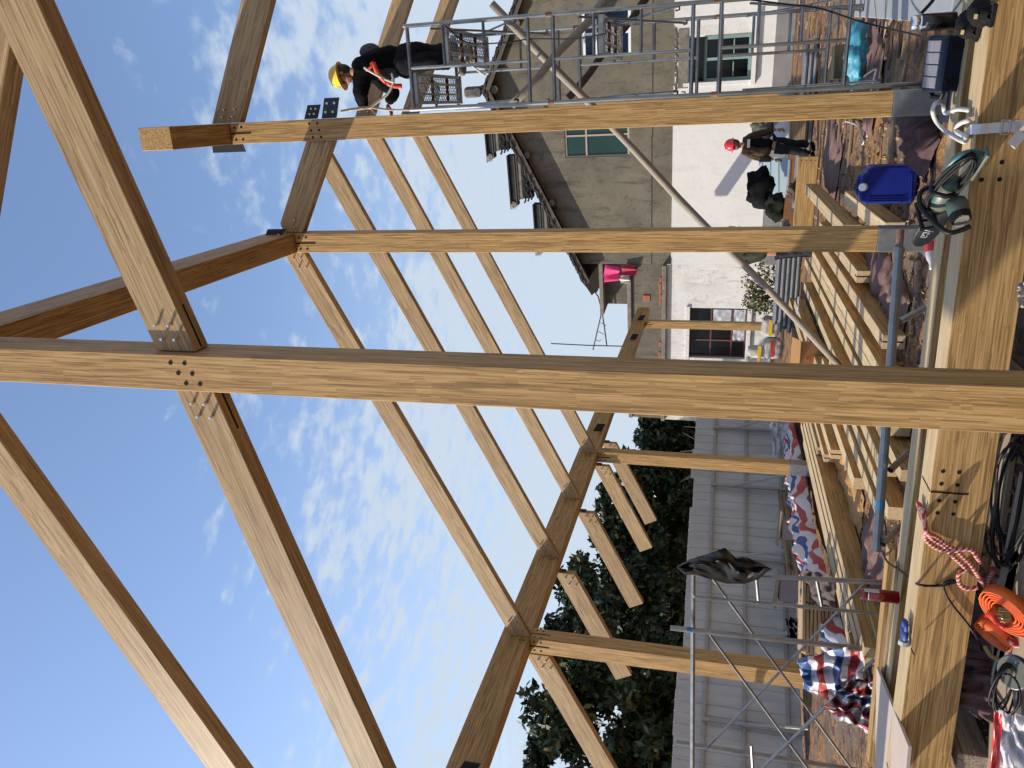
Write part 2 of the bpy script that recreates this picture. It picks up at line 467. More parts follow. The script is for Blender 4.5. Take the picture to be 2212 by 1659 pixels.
RB = lambda x: 6.67 + .5 * x          # underside of the left roof slope
RV = .247
ST = [7.365 + 1.735 * k for k in range(4)]
labs = ['left-slope rafter from the post behind the chainsaw down to the left eave post', 'second left-slope rafter, first behind the tall ridge post',
        'third left-slope rafter, in line with the worker on the right slope', 'fourth and farthest left-slope rafter, ending over the middle eave post']
for k, y in enumerate(ST):
    xr = -1.325 if k == 0 else -.208
    xl = -5.902
    o = rafter('rafter', labs[k], [(xl, RB(xl) + .0), (xr, RB(xr)), (xr, RB(xr) + RV), (xl, RB(xl) + RV)], y - .045, y + .045, (1, .5), 'left-slope rafters')
    for dx in (.09, .19):
        for dz in (.07, .16): pin(o, (xl + dx, y - .045, RB(xl + dx) + dz), (0, -1, 0))
        if k == 0:
            for dz in (.07, .16): pin(o, (xr - dx + .03, y - .045, RB(xr - dx + .03) + dz), (0, -1, 0))
    slotplate(o, (xl + .01, y, RB(xl + .01)), (xl + .3, y, RB(xl + .3)), (.447, 0, -.894), .012)
# eave tails outside the eave beam
TB = lambda x: 6.575 + .5 * x
tl = ['nearest eave tail, left of the left eave post', 'second eave tail, crossing behind the left eave post', 'third eave tail from the left eave post, against the trees', 'fourth eave tail, just left of the middle eave post', 'last eave tail, right beside the fourth and half hidden by the middle eave post']
for k, y in enumerate((7.365, 9.1, 10.835, 12.57, 13.58)):
    xi = -6.115; xt = -7.86 if k else -8.6; dp = .285
    top = lambda x: TB(x) + dp
    xb = xt + .118
    o = rafter('rafter_tail', tl[k], [(xb, TB(xb)), (xi - .03, TB(xi - .03)), (xi - .03, top(xi - .03)), (xt, top(xt))], y - .045, y + .045, (1, .5), 'eave tails')
    for dx in (.10, .2):
        for dz in (.07, .17): pin(o, (xi - dx, y - .045, TB(xi - dx) + dz), (0, -1, 0))
    obj('hanger_plate', MB().box((-6.13, y, TB(-6.13) + .2), (.05, .012, .16)), DARKST, o)
# right slope of the main roof
RR = lambda x: 6.615 - .5 * x
rl = ['nearest right-slope rafter on the main ridge, partly in shade', 'right-slope rafter the yellow-helmet worker stands behind', 'farther right-slope rafter seen past the scaffold deck']
for k, y in enumerate((7.365, 10.835, 12.57)):
    x0, x1 = .003, 3.6; dv_ = .335 if k == 0 else .29
    o = rafter('rafter', rl[k], [(x0, RR(x0) - (.09 if k == 0 else .0)), (x1, RR(x1) - (.09 if k == 0 else 0)), (x1, RR(x1) - (.09 if k == 0 else 0) + dv_), (x0, RR(x0) - (.09 if k == 0 else 0) + dv_)], y - .045, y + .045, (1, -.5), 'right-slope rafters')
    for dx in (.06, .13):
        for dz in (.1, .22): pin(o, (x0 + dx, y - .045, RR(x0 + dx) - (.09 if k == 0 else 0) + dz), (0, -1, 0))
# lower ridge: rafters at its two ends
TLb = lambda x: 6.065 + .515 * (x + 1.32)
o = rafter('rafter', 'big overhead rafter in the upper left sky, falling from the near post to the left', [(-8.2, TLb(-8.2)), (-1.325, TLb(-1.325)), (-1.325, TLb(-1.325) + .268), (-8.2, TLb(-8.2) + .268)], 3.29, 3.40, (1, .515), 'gable rafters of the lower ridge')
CRb = lambda x: 5.30 - .55 * (x - .23)
o = rafter('rafter', 'overhead rafter in the top corner, rising toward the near post', [(-1.115, CRb(-1.115)), (3.4, CRb(3.4)), (3.4, CRb(3.4) + .27), (-1.115, CRb(-1.115) + .27)], 3.40, 3.52, (1, -.55), 'gable rafters of the lower ridge')
tb = lambda x: 5.99 - .53 * (x + 1.12)
o = rafter('tie_rafter', 'short inclined beam between the post behind the chainsaw and the tall ridge post', [(-1.115, tb(-1.115)), (-.21, tb(-.21)), (-.21, tb(-.21) + .30), (-1.02, tb(-1.02) + .30), (-1.115, tb(-1.115) + .22)], 7.315, 7.415, (1, -.53), 'gable rafters of the lower ridge')
for dx in (.06, .13):
    for dz in (.08,): pin(o, (-1.115 + dx, 7.315, tb(-1.115 + dx) + dz + dx * .4), (0, -1, 0))
slotplate(o, (-1.11, 7.365, tb(-1.11)), (-.82, 7.365, tb(-.82)), (-.47, 0, -.88))
for par, lb, xa, xb in (('l', 'inclined chord left of the near post, bolted through it', -8.2, -1.325), ('r', 'inclined chord right of the near post, rising overhead', -1.115, .66)):
    lo = lambda x: 4.375 - .017 + .29 * (x + 1.156); dp = .238
    o = rafter('collar_beam', lb, [(xa, lo(xa)), (xb, lo(xb)), (xb + (.10 if par == 'r' else 0), lo(xb) + (.06 if par == 'r' else dp)), (xb if par == 'l' else xb - .12, lo(xb) + dp), (xa, lo(xa) + dp)], 3.285, 3.40, (1, .29), 'inclined chords at the near post', cat='beam')
    s = -1 if par == 'l' else 1
    x0 = -1.325 if par == 'l' else -1.115
    for dx in ((.075, .15) if par == 'l' else (.07, .145)):
        for dz in (.075, .155): pin(o, (x0 + s * dx, 3.285, lo(x0 + s * dx) + dz), (0, -1, 0))
    slotplate(o, (x0 + s * .01, 3.3425, lo(x0 + s * .01)), (x0 + s * .24, 3.3425, lo(x0 + s * .24)), (.28, 0, -.96))

# hanger brackets still waiting for timber
def bracket(label, poly, y, nrm_y=-1, grp='steel hanger plates', holes=()):
    mb = MB().prism(poly, y - .006, y + .006)
    o = obj('hanger_plate', mb, DARKST, label=label, cat='bracket', group=grp)
    for (x, z) in holes: obj('hole', MB().lathe([(.013, 0), (.013, .0015)], (x, y - .006, z), (0, -1, 0), 8), mat('hole_light', (.75, .78, .8), .5), o)  # pale discs, coloured as daylight showing through the plate
    return o
bracket('larger dark hanger plate on the right side of the tall ridge post', [(.002, 5.47), (.19, 5.415), (.19, 5.575), (.002, 5.63)], 7.37, holes=((.06, 5.58), (.14, 5.555), (.06, 5.5), (.14, 5.475)))
bracket('smaller dark hanger plate on the main ridge just behind the tall post', [(.004, 6.60), (.165, 6.535), (.165, 6.71), (.004, 6.78)], 9.1, holes=((.06, 6.7), (.12, 6.67), (.06, 6.64), (.12, 6.61)))
bracket('grey hanger plate under the left side of the ridge end, over the tall post', [(-.207, 6.57), (-.285, 6.545), (-.285, 6.935), (-.207, 6.93)], 7.37)
bracket('hanger plate on top of the post behind the chainsaw, left of the tie beam', [(-1.33, 6.42), (-1.24, 6.42), (-1.06, 6.32), (-1.06, 6.10), (-1.33, 6.36)], 7.2, holes=((-1.12, 6.2), (-1.2, 6.3)))
for y, lb in ((5.26, 'dark hanger plate on the eave beam at the left picture edge'), (13.54, 'dark hanger plate on the eave beam beside the middle eave post'), (19.75, 'inner of the two hanger plates near the far eave beam end'), (21.69, 'outer hanger plate at the far eave beam end, over the far post')):
    bracket(lb, [(-5.903, 3.78), (-5.75, 3.70), (-5.75, 3.86), (-5.903, 3.95)], y)
o = bracket('hanger plate on the lower ridge beside the near right chord', [(-1.118, 6.10), (-1.0, 6.05), (-1.0, 6.20), (-1.118, 6.27)], 5.3)
# ================================================================== ground
def span(a, b, st): return [a + (b - a) * i / round((b - a) / st) for i in range(round((b - a) / st) + 1)]
gx = [-1400, -300, -80, -30, -16] + span(-11, 5, .16) + [9, 20, 60, 300, 1400]
gy = [-1400, -300, -60, -12, -3] + span(1.5, 24, .16) + [30, 60, 300, 1400]
def gh(x, y):
    k = max(0, min(1, (x + 11) / 1.5, (5 - x) / 1.5, (y - 1.5) / 1, (24 - y) / 1))
    return k * (.03 * n3((x, y, 0), .9, 1) + .022 * n3((x, y, 0), 3.1, 2) + .012 * n3((x, y, 0), 8, 3))
gm = bpy.data.materials.new('site_ground'); gm.use_nodes = True
t = gm.node_tree; b = t.nodes['Principled BSDF']; b.inputs['Roughness'].default_value = .92; b.inputs['Specular IOR Level'].default_value = .15
tcn = N(t, 'ShaderNodeTexCoord')
def gn(sc, det=6, ro=.65, dist=0, st=(1, 1, 1)):
    mpn = N(t, 'ShaderNodeMapping'); mpn.inputs['Scale'].default_value = st
    L(t, tcn.outputs['Object'], mpn.inputs[0])
    n = N(t, 'ShaderNodeTexNoise'); n.inputs['Scale'].default_value = sc; n.inputs['Detail'].default_value = det; n.inputs['Roughness'].default_value = ro; n.inputs['Distortion'].default_value = dist
    L(t, mpn.outputs[0], n.inputs[0]); return n.outputs[0]
def gmix(a, c, src, lo, hi):
    mr = N(t, 'ShaderNodeMapRange', interpolation_type='SMOOTHSTEP'); mr.inputs['From Min'].default_value = lo; mr.inputs['From Max'].default_value = hi
    L(t, src, mr.inputs[0]); mx_ = N(t, 'ShaderNodeMix', data_type='RGBA'); L(t, mr.outputs[0], mx_.inputs[0])
    if isinstance(a, tuple): mx_.inputs[6].default_value = (*a, 1)
    else: L(t, a, mx_.inputs[6])
    if isinstance(c, tuple): mx_.inputs[7].default_value = (*c, 1)
    else: L(t, c, mx_.inputs[7])
    return mx_.outputs[2]
fine = gn(34, 5, .7); big = gn(.75, 5, .6, .6); mid_ = gn(3.2, 6, .7, 1.2); wr = gn(5, 4, .6, 1.5, (1.0, .35, 1))
saw = gmix((.15, .082, .036), (.40, .225, .095), fine, .35, .65)
clo = gmix((.070, .041, .034), (.165, .103, .083), wr, .4, .62)
drt = gmix((.095, .07, .05), (.21, .16, .115), fine, .3, .7)
c = gmix(saw, drt, big, .45, .6)
c = gmix(c, clo, mid_, .47, .56)
c = gmix(c, (.05, .034, .03), gn(11, 4, .7, 1), .64, .74)
L(t, c, b.inputs['Base Color'])
bp = N(t, 'ShaderNodeBump'); bp.inputs['Strength'].default_value = .8; bp.inputs['Distance'].default_value = .03
ad = N(t, 'ShaderNodeMath', operation='MULTIPLY_ADD'); ad.inputs[1].default_value = .35; L(t, fine, ad.inputs[0]); L(t, mid_, ad.inputs[2])
L(t, ad.outputs[0], bp.inputs['Height']); L(t, bp.outputs[0], b.inputs['Normal'])
mb = MB(); nx, ny = len(gx), len(gy)
mb.add([(x, y, gh(x, y) - .01) for y in gy for x in gx], [(j * nx + i, j * nx + i + 1, (j + 1) * nx + i + 1, (j + 1) * nx + i) for j in range(ny - 1) for i in range(nx - 1)])
obj('ground', mb, gm, smooth=True, kind='structure')

# ================================================================== the house behind
WK = math.hypot(1, .13); WN = V((.13, 1, 0)).normalized()
WS = .945                                   # metres per drawing unit of the house front
def wp(u, z, off=0):
    x = u / WK * WS; return V((x, 24.1 - .13 * (x - .15), 1.75 * (1 - WS) + z * WS if z > .01 else -.05)) - WN * off
def onw(X, Y, off=0):
    d = ray(X, Y); p0 = wp(0, 0, off); k = (p0 - EYE).dot(WN) / d.dot(WN); P = EYE + d * k; return (P.x + WN.x * off) * WK / WS, (P.z - 1.75 * (1 - WS)) / WS
WM = Matrix((V((1, -.13, 0)).normalized(), -WN, V((0, 0, 1)))).transposed()   # local x along the wall, y toward the camera... kept right-handed below
def wbox(mb, u0, u1, z0, z1, o0, o1, ch=0):
    c_ = wp((u0 + u1) / 2, (z0 + z1) / 2, (o0 + o1) / 2)
    mb.box(c_, ((u1 - u0) * WS, o1 - o0, (wp(u0, z1) - wp(u0, z0)).z), Matrix((V((1, -.13, 0)).normalized(), WN, V((0, 0, 1)))).transposed(), ch); return mb
def wpoly(mb, poly, holes=(), off=0):
    """wall sheet with openings cut out"""
    bm = bmesh.new()
    for lp in (poly, *holes):
        vs = [bm.verts.new((u, 0, z)) for u, z in lp]
        for i in range(len(vs)): bm.edges.new((vs[i], vs[(i + 1) % len(vs)]))
    bmesh.ops.triangle_fill(bm, edges=bm.edges[:], use_beauty=True, use_dissolve=False, normal=(0, 1, 0))
    bm.verts.index_update()
    mb.add([wp(v_.co.x, v_.co.z, off) for v_ in bm.verts], [[v_.index for v_ in f.verts] for f in bm.faces]); bm.free(); return mb
def rect(u0, u1, z0, z1): return [(u0, z0), (u1, z0), (u1, z1), (u0, z1)]

def plaster(name, col, c2, c3, sc=1.0, streak=.5):
    m = bpy.data.materials.new(name); m.use_nodes = True; t = m.node_tree; b = t.nodes['Principled BSDF']; b.inputs['Roughness'].default_value = .9; b.inputs['Specular IOR Level'].default_value = .2
    tcn = N(t, 'ShaderNodeTexCoord')
    def nz(st, s_, det=6, ro=.68, di=.4):
        mpn = N(t, 'ShaderNodeMapping'); mpn.inputs['Scale'].default_value = st; L(t, tcn.outputs['Object'], mpn.inputs[0])
        n = N(t, 'ShaderNodeTexNoise'); n.inputs['Scale'].default_value = s_ * sc; n.inputs['Detail'].default_value = det; n.inputs['Roughness'].default_value = ro; n.inputs['Distortion'].default_value = di
        L(t, mpn.outputs[0], n.inputs[0]); return n.outputs[0]
    def mx2(a, c_, s_, lo, hi, am=1):
        mr = N(t, 'ShaderNodeMapRange'); mr.inputs['From Min'].default_value = lo; mr.inputs['From Max'].default_value = hi; mr.inputs['To Max'].default_value = am; L(t, s_, mr.inputs[0])
        q = N(t, 'ShaderNodeMix', data_type='RGBA'); L(t, mr.outputs[0], q.inputs[0])
        if isinstance(a, tuple): q.inputs[6].default_value = (*a, 1)
        else: L(t, a, q.inputs[6])
        q.inputs[7].default_value = (*c_, 1); return q.outputs[2]
    a = mx2(col, c2, nz((1, 1, 1), .9), .38, .66)
    a = mx2(a, c3, nz((1.6, 1.6, .3), 2.4), .55, .75, streak)
    a = mx2(a, c3, nz((1, 1, 1), 6, 9, .8), .53, .70, streak * .85)
    L(t, a, b.inputs['Base Color'])
    bp = N(t, 'ShaderNodeBump'); bp.inputs['Strength'].default_value = .25; bp.inputs['Distance'].default_value = .03; L(t, nz((1, 1, 1), 5), bp.inputs['Height']); L(t, bp.outputs[0], b.inputs['Normal'])
    return m
GREYW = plaster('old_cement_render', (.125, .112, .085), (.185, .166, .128), (.045, .038, .029), 1, .95)
DIRTW = plaster('stained_cement', (.12, .105, .082), (.18, .158, .125), (.05, .042, .033), 1.4, .9)
WHITEW = plaster('limewashed_wall', (.68, .67, .645), (.63, .625, .60), (.47, .46, .43), 1, .5)
WHITED = plaster('peeling_limewash', (.68, .67, .635), (.56, .545, .51), (.26, .245, .22), 1.2, .85)
PLINTH = mat('plinth_cement', (.24, .235, .23), .9, 0, (3, .6, (.15, .145, .14)))
TILE = mat('black_clay_tile', (.018, .018, .019), .8, 0, (9, .6, (.06, .058, .054)), .3)
TILE2 = mat('clay_tile_edge', (.11, .105, .095), .85, 0, (11, .8, (.06, .06, .058)), .3)
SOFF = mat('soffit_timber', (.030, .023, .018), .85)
PURL = mat('purlin_end', (.16, .145, .125), .9, 0, (14, .8, (.07, .06, .05)), .3)
GLASSD = mat('dark_glass', (.006, .008, .010), .08, 0, spec=.25)
GLASSG = mat('green_glass', (.010, .036, .031), .10, 0, (.8, .7, (.018, .055, .046)), spec=.4)
GLASSB = mat('blue_glass', (.006, .014, .036), .08, 0, spec=.4)
WHF = mat('white_window_frame', (.72, .74, .76), .4)
BEIGEF = mat('beige_metal_frame', (.36, .32, .25), .45)
TEALF = mat('teal_painted_wood', (.22, .34, .315), .6, 0, (12, .6, (.13, .22, .20)))
REDF = mat('oxblood_painted_wood', (.12, .032, .026), .65, 0, (14, .5, (.06, .03, .028)))
CONC = mat('concrete_ledge', (.25, .225, .19), .9, 0, (5, .8, (.10, .09, .078)), .3)
BRICKM = mat('red_brick', (.42, .155, .075), .85, 0, (12, .7, (.22, .10, .06)), .2)

AP = (.65, 9.05)
slp = lambda u: .47 if u < AP[0] else .51
gz = lambda u: AP[1] - slp(u) * abs(u - AP[0])
house = thing('house', 'old two storey house, grey rendered gable over whitewashed ground floor, black tiled roof', 'house', wp(.65, 0))
gw = rect(-1.60, -.30, 4.64, 6.72); bw = rect(1.36, 2.72, 4.56, 6.02); tw = rect(.50, 2.05, 1.05, 3.16)
obj('gable_wall', wpoly(MB(), [(-5.2, 3.25), (9, 3.25), (9, gz(9)), AP, (-5.2, gz(-5.2))], (gw, bw)), GREYW, house)
obj('ground_floor_wall', wpoly(MB(), rect(-5.2, 9, 0, 3.252), (tw,), .035), WHITEW, house)
mb = MB(); wbox(mb, -5.2, .45, 3.245, 3.285, 0, .037); wbox(mb, 2.1, 9, 3.245, 3.285, 0, .037); obj('wall_lip', mb, WHITEW, house)
obj('plinth', wbox(MB(), -5.2, 9, 0, .36, .02, .07), PLINTH, house)
mb = MB(); wbox(mb, -5.2, -1.0, 3.92, 3.945, -.01, .008); wbox(mb, -1.0, 9, 3.90, 3.925, -.01, .008); obj('render_joint', mb, mat('dark_joint', (.06, .052, .045), .95), house)  # joint lines drawn as thin strips of one dark colour
# return wall on the left side of the gable and behind
mb = MB(); mb.quad(wp(-5.2, 0), wp(-5.2, 0, -9), wp(-5.2, gz(-5.2), -9), wp(-5.2, gz(-5.2))); obj('side_wall', mb, GREYW, house)
# window reveals, frames, panes
def window(par, u0, u1, z0, z1, fm, pm, bars=(), rows=(), fw=.05, rec=.10, name='window', halves=()):
    mb = MB()
    for a in ((u0, u0 + fw, z0, z1), (u1 - fw, u1, z0, z1), (u0 + fw, u1 - fw, z0, z0 + fw), (u0 + fw, u1 - fw, z1 - fw, z1)): wbox(mb, *a, -rec - .03, -rec + .03)
    f = obj(name, mb, fm, par)
    us = [u0 + fw] + list(bars) + [u1 - fw]; zs = [z0 + fw] + list(rows) + [z1 - fw]
    for b_ in bars: obj('mullion', wbox(MB(), b_ - fw * .45, b_ + fw * .45, z0 + fw, z1 - fw, -rec - .025, -rec + .025), fm, f)
    for r_ in rows: obj('transom', wbox(MB(), u0 + fw, u1 - fw, r_ - fw * .45, r_ + fw * .45, -rec - .022, -rec + .028), fm, f)
    for i in range(len(us) - 1):
        for j in range(len(zs) - 1): obj('pane', wbox(MB(), us[i], us[i + 1], zs[j], zs[j + 1], -rec - .008, -rec), pm, f)
    mb = MB()
    for q in ((u0, u0, z0, z1), (u1, u1, z0, z1)): mb.quad(wp(q[0], z0), wp(q[0], z1), wp(q[0], z1, -.25), wp(q[0], z0, -.25))
    for zz in (z0, z1): mb.quad(wp(u0, zz), wp(u1, zz), wp(u1, zz, -.25), wp(u0, zz, -.25))
    mb.quad(wp(u0, z0, -.26), wp(u1, z0, -.26), wp(u1, z1, -.26), wp(u0, z1, -.26))
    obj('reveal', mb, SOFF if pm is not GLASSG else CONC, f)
    return f
window(house, -1.60, -.30, 4.64, 6.72, BEIGEF, GLASSG, (-.92,), (6.02,), .06, .06)
window(house, 1.36, 2.72, 4.56, 6.02, WHF, GLASSB, (2.04,), (5.62,), .08, .03)
f = window(house, .50, 1.75, 1.06, 2.42, TEALF, GLASSD, (1.12,), (), .09, .10)
for ub in (.60, 1.22): obj('glazing_bar', wbox(MB(), ub + .02, ub + .42, 1.55, 1.58, -.10, -.07), TEALF, f)
mb = MB(); wbox(mb, .50, 2.05, 2.42, 2.86, -.16, -.12); obj('window_head', mb, GLASSD, house)
mb = MB(); wbox(mb, .36, 2.0, 2.86, 3.16, -.02, .05, .01); obj('lintel', mb, CONC, house)
mb = MB(); wbox(mb, .40, .50, 1.05, 3.0, -.1, .06); wbox(mb, .36, 2.2, .93, 1.05, -.1, .16); obj('window_sill', mb, WHITEW, house)
mb = MB(); wbox(mb, 1.75, 1.80, 1.05, 2.86, -.1, -.02); wbox(mb, 1.80, 2.05, 1.05, 3.16, -.12, .03); obj('window_jamb', mb, WHITED, house)
mb = MB()
for k in range(26): u = .34 + k * .066; mb.box(wp(u, 3.22 + random.uniform(-.03, .03), .04), (.07, .05, random.uniform(.04, .1)), None, .01)
obj('broken_edge', mb, DIRTW, house, kind='stuff')
# roof slabs with overhanging verge
OV = .34
RM = Matrix((V((1, -.13, 0)).normalized(), WN, V((0, 0, 1)))).transposed()
def slope_box(mb, u0, u1, zoff, th, o0, o1, ch=0):
    c_ = wp((u0 + u1) / 2, (gz(u0) + gz(u1)) / 2 + zoff, (o0 + o1) / 2); s = -slp(u0) if u0 >= AP[0] else slp(u0)
    ang = math.atan(s); M = RM @ Matrix.Rotation(-ang, 3, 'Y')
    mb.box(c_, (abs(u1 - u0) * WS / math.cos(ang), o1 - o0, th), M, ch)
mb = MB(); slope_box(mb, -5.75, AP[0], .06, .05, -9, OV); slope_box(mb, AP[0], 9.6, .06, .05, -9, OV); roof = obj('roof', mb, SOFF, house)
mb = MB(); slope_box(mb, -5.75, AP[0], .02, .13, OV - .02, OV + .02); slope_box(mb, AP[0], 9.6, .02, .13, OV - .02, OV + .02); obj('bargeboard', mb, mat('bargeboard_timber', (.10, .088, .072), .85), roof)
mb = MB(); random.seed(3)
for k in range(170):
    u = -5.72 + k * .094
    if u > 9.4: break
    ang = math.atan(slp(u) if u < AP[0] else -slp(u))
    M = RM @ Matrix.Rotation(-ang + random.uniform(.12, .3) * (1 if u < AP[0] else -1), 3, 'Y')
    for q in range(3):
        mb.cur = 1 if (k + q) % 3 == 0 else 0
        mb.box(wp(u + random.uniform(-.02, .02), gz(u) + .12 + .035 * q + random.uniform(-.01, .012), OV - .05 - .02 * q + random.uniform(-.02, .03)), (.15, .2, .028), M)
obj('verge_tiles', mb, [TILE, TILE2], roof, kind='stuff')
mb = MB()
for k in range(26):
    u = -5.7 + k * .62
    if u > 9.2: break
    u1 = min(u + .6, AP[0]) if u < AP[0] else u + .6
    slope_box(mb, u, u1, .12, .08, -9, OV - .2)
obj('tile_courses', mb, TILE, roof)
for u in (.65, -1.42, -3.0, -4.65, 2.5, 4.6, 7):
    obj('purlin', MB().tube([wp(u, gz(u) - .13 - .05 * (u == .65), .27), wp(u, gz(u) - .13, -.3)], .125 if u == .65 else .10, 14), PURL, house)
# stepped black ridge ornaments riding the left slope
def r4(x, y): return ((1850 + .3617 * x) / 1.8228, (480 + .3617 * y) / 1.8228)
def ridge_step(xt, ya, yb, xb, tip):
    (ua, zt) = onw(*r4(xt, ya), -.15); (ub, _) = onw(*r4(xt, yb), -.15); (ut, _) = onw(*r4(xt + 20, tip), -.15)
    zs = [onw(*r4(xt + k, (ya + yb) / 2), -.15)[1] for k in (0, 16, 68, 80, 92, 104, 140, 250)]
    o = None; lay = [(0, 1, TILE, 0, .06), (1, 2, TILE, -.05, .0), (2, 3, TILE2, 0, .03), (3, 4, TILE, -.03, .0), (4, 5, TILE2, 0, .03), (5, 6, CONC, -.02, 0), (6, 7, TILE, -.06, 0)]
    par = None
    for i, (a, c_, m_, dl, pr) in enumerate(lay):
        u_l = ub + (.0 if i < 3 else .06 * i * .5); 
        ob = obj('ridge_cap' if i == 0 else 'ridge_layer', wbox(MB(), u_l + dl * 0, ua, zs[c_], zs[a], -.33, -.05 + pr, .004), m_, par or house)
        if par is None: par = ob
    mb = MB().prism([(0, 0), (ub - ut, 0), (ub - ut, -(zs[0] - zs[3])), ((ub - ut) * .62, -(zs[0] - zs[3]))], -.16, .16, Matrix.Translation(wp(ut, zs[0] + .015, -.19)) @ RM.to_4x4())
    tp = obj('ridge_tip', mb, CONC, par)
    mb = MB()
    for k in range(3): q = .10 + .035 * k; mb.tube([wp(ut + (ub - ut) * .72 + math.cos(a) * (.135 - .04 * k), zs[0] - .12 + math.sin(a) * (.09 - .027 * k), -.02) for a in [i * math.pi / 4 for i in range(8)]], .009, 4, closed=True)
    obj('scroll', mb, mat('pale_mortar', (.40, .38, .34), .9), par)
    mb = MB(); n = max(2, int(abs(ua - ub) / .3)); random.seed(int(ya))
    for k in range(n):
        u = ub + .18 + (abs(ua - ub)) * k / n
        for r_ in range(3):
            zc = zs[6] - .07 - .12 * r_
            if zc < gz(u) + .26: break
            mb.tube([wp(u - .13 + .05 * r_ + .26 * q / 6, zc - .05 * math.sin(math.pi * q / 6), .03) for q in range(7)], .028, 6)
    if mb.v: obj('curved_tiles', mb, TILE, par, kind='stuff')
ridge_step(180, 60, 365, 420, 440)
ridge_step(430, 360, 885, 715, 945)
ridge_step(708, 890, 1395, 900, 1450)
# rear chimney-like post block on the ridge by the apex
obj('ridge_finial', MB().box(wp(.60, 9.62, .1), (.30, .34, .5), RM, .06), PURL, house)
obj('finial_tile', MB().tube([wp(.62, 9.42, OV), wp(.62, 9.42, -.4)], .12, 12), TILE2, roof)

# annex to the left
annex = thing('annex', 'low whitewashed annex with peeling paint, roof terrace and a dark broken window', 'house', wp(-8, 0))
dw = rect(-8.62, -6.75, .72, 2.62)
obj('annex_wall', wpoly(MB(), rect(-11.2, -5.203, 0, 3.42), (dw,), .03), WHITED, annex)
mb = MB(); wbox(mb, -11.2, -5.203, 3.42, 3.56, -.05, .17, .012); ledge = obj('ledge', mb, CONC, annex)
for k, u in enumerate((-5.72, -5.93, -6.14, -6.34, -6.55, -8.1, -8.5)):
    obj('brick', MB().box(wp(u, 3.62 + random.uniform(-.01, .01), .1 + random.uniform(-.02, .02)), (.19, .1, .07), RM, .008), BRICKM, ledge)
obj('parapet_wall', wpoly(MB(), rect(-11.2, -5.203, 3.56, 4.62), (), -.03), DIRTW, annex)
obj('terrace_slab', wbox(MB(), -11.2, -5.203, 4.62, 4.76, -2, .05, .01), CONC, annex)
obj('terrace_wall', wpoly(MB(), rect(-6.95, -5.203, 4.76, 5.62), (), -.7), DIRTW, annex)
mb = MB(); mb.quad(wp(-6.95, 4.76, -.7), wp(-6.95, 4.76, -3), wp(-6.95, 5.62, -3), wp(-6.95, 5.62, -.7)); obj('terrace_side_wall', mb, DIRTW, annex)
obj('terrace_roof', wbox(MB(), -7.15, -5.203, 5.62, 5.76, -3, -.15, .01), CONC, annex)
ep = [onw((2050 + x * .3013) / 1.8228, (850 + y * .3013) / 1.8228, -.3) for x, y in ((745, 628), (780, 845), (860, 935), (930, 1040), (965, 1005), (1000, 1000), (1010, 960), (1030, 940), (1020, 915), (1060, 890), (1090, 830), (1082, 628))]
mb = MB(); n = len(ep); fr_ = [wp(u, z, -.3) for u, z in ep]; bk_ = [wp(u, z, -2.2) for u, z in ep]
mb.add(fr_ + bk_, [tuple(range(n)), tuple(range(2 * n - 1, n - 1, -1))] + [(i, (i + 1) % n, n + (i + 1) % n, n + i) for i in range(n)])
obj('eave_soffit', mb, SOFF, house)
f = window(annex, -8.62, -6.75, .72, 2.62, REDF, GLASSD, (-8.0, -7.4), (1.2, 1.9), .055, .12)
mb = MB(); wbox(mb, -8.75, -8.62, .6, 2.75, -.1, .06); wbox(mb, -8.62, -6.7, .58, .72, -.1, .14, .01); wbox(mb, -8.75, -6.7, 2.62, 2.74, -.1, .08); obj('window_surround', mb, WHITED, annex)
SILV = mat('silver_foil', (.72, .72, .74), .25, .6, (7, .6, (.3, .3, .32)), .3)
mb = MB()
for (a0, a1, b0, b1) in ((-7.38, -6.85, 1.24, 1.84), (-7.98, -7.42, .76, 1.16), (-7.36, -6.85, .78, 1.16)):
    mb.grid(lambda s_, t_: wp(a0 + (a1 - a0) * s_, b0 + (b1 - b0) * t_, -.10 + .03 * n3((s_ * 4, t_ * 4, a0), 1)), 8, 8)
obj('foil_sheet', mb, SILV, f, smooth=True)
obj('exposed_brick', wbox(MB(), -6.55, -6.33, 3.98, 4.22, -.03, .0, .01), BRICKM, annex)

# washing and the stick frame on the terrace
def cloth(name, label, cat, u0, u1, z1, z0, off, m, k=1, group=None, taper=.7):
    mb = MB().grid(lambda s_, t_: wp((u0 + u1) / 2 + (u1 - u0) * (s_ - .5) * (1 - (1 - taper) * t_), z1 + (z0 - z1) * t_ + .05 * n3((s_ * 2, t_, k), 1.3), off + .06 * math.sin(s_ * 9 + k) * (.3 + t_)), 14, 10)
    return obj(name, mb, m, smooth=True, label=label, cat=cat, group=group)
cloth('hanging_shirt', 'bright pink shirt hung to dry under the house eave', 'shirt', -5.85, -5.22, 5.55, 5.02, .02, mat('pink_cloth', (.75, .07, .22), .8), 1)
cloth('hanging_towel', 'dark red striped cloth drying beside the pink shirt', 'cloth', -5.55, -5.2, 4.92, 4.45, .12, mat('wine_cloth', (.30, .02, .05), .85, 0, (20, .6, (.5, .12, .16), (1, 1, .1))), 2, taper=1)
cloth('hanging_cloth', 'small cream cloth hanging beside the dark red one', 'cloth', -5.86, -5.58, 4.98, 4.66, .12, mat('cream_cloth', (.6, .57, .48), .85), 3, taper=1)
POLE = mat('dark_stick', (.05, .036, .034), .8, 0, (9, .6, (.10, .08, .075)))
dr = thing('drying_frame', 'thin dark stick frame with hooks standing on the annex terrace against the sky', 'drying rack', wp(-8.1, 4.76, -.4))
WQ = lambda X, Y: wp(*onw(X, Y, -.4), -.4)
obj('upright', MB().tube([WQ(1190, 742), WQ(1270, 746), WQ(1350, 748)], .022, 6), POLE, dr)
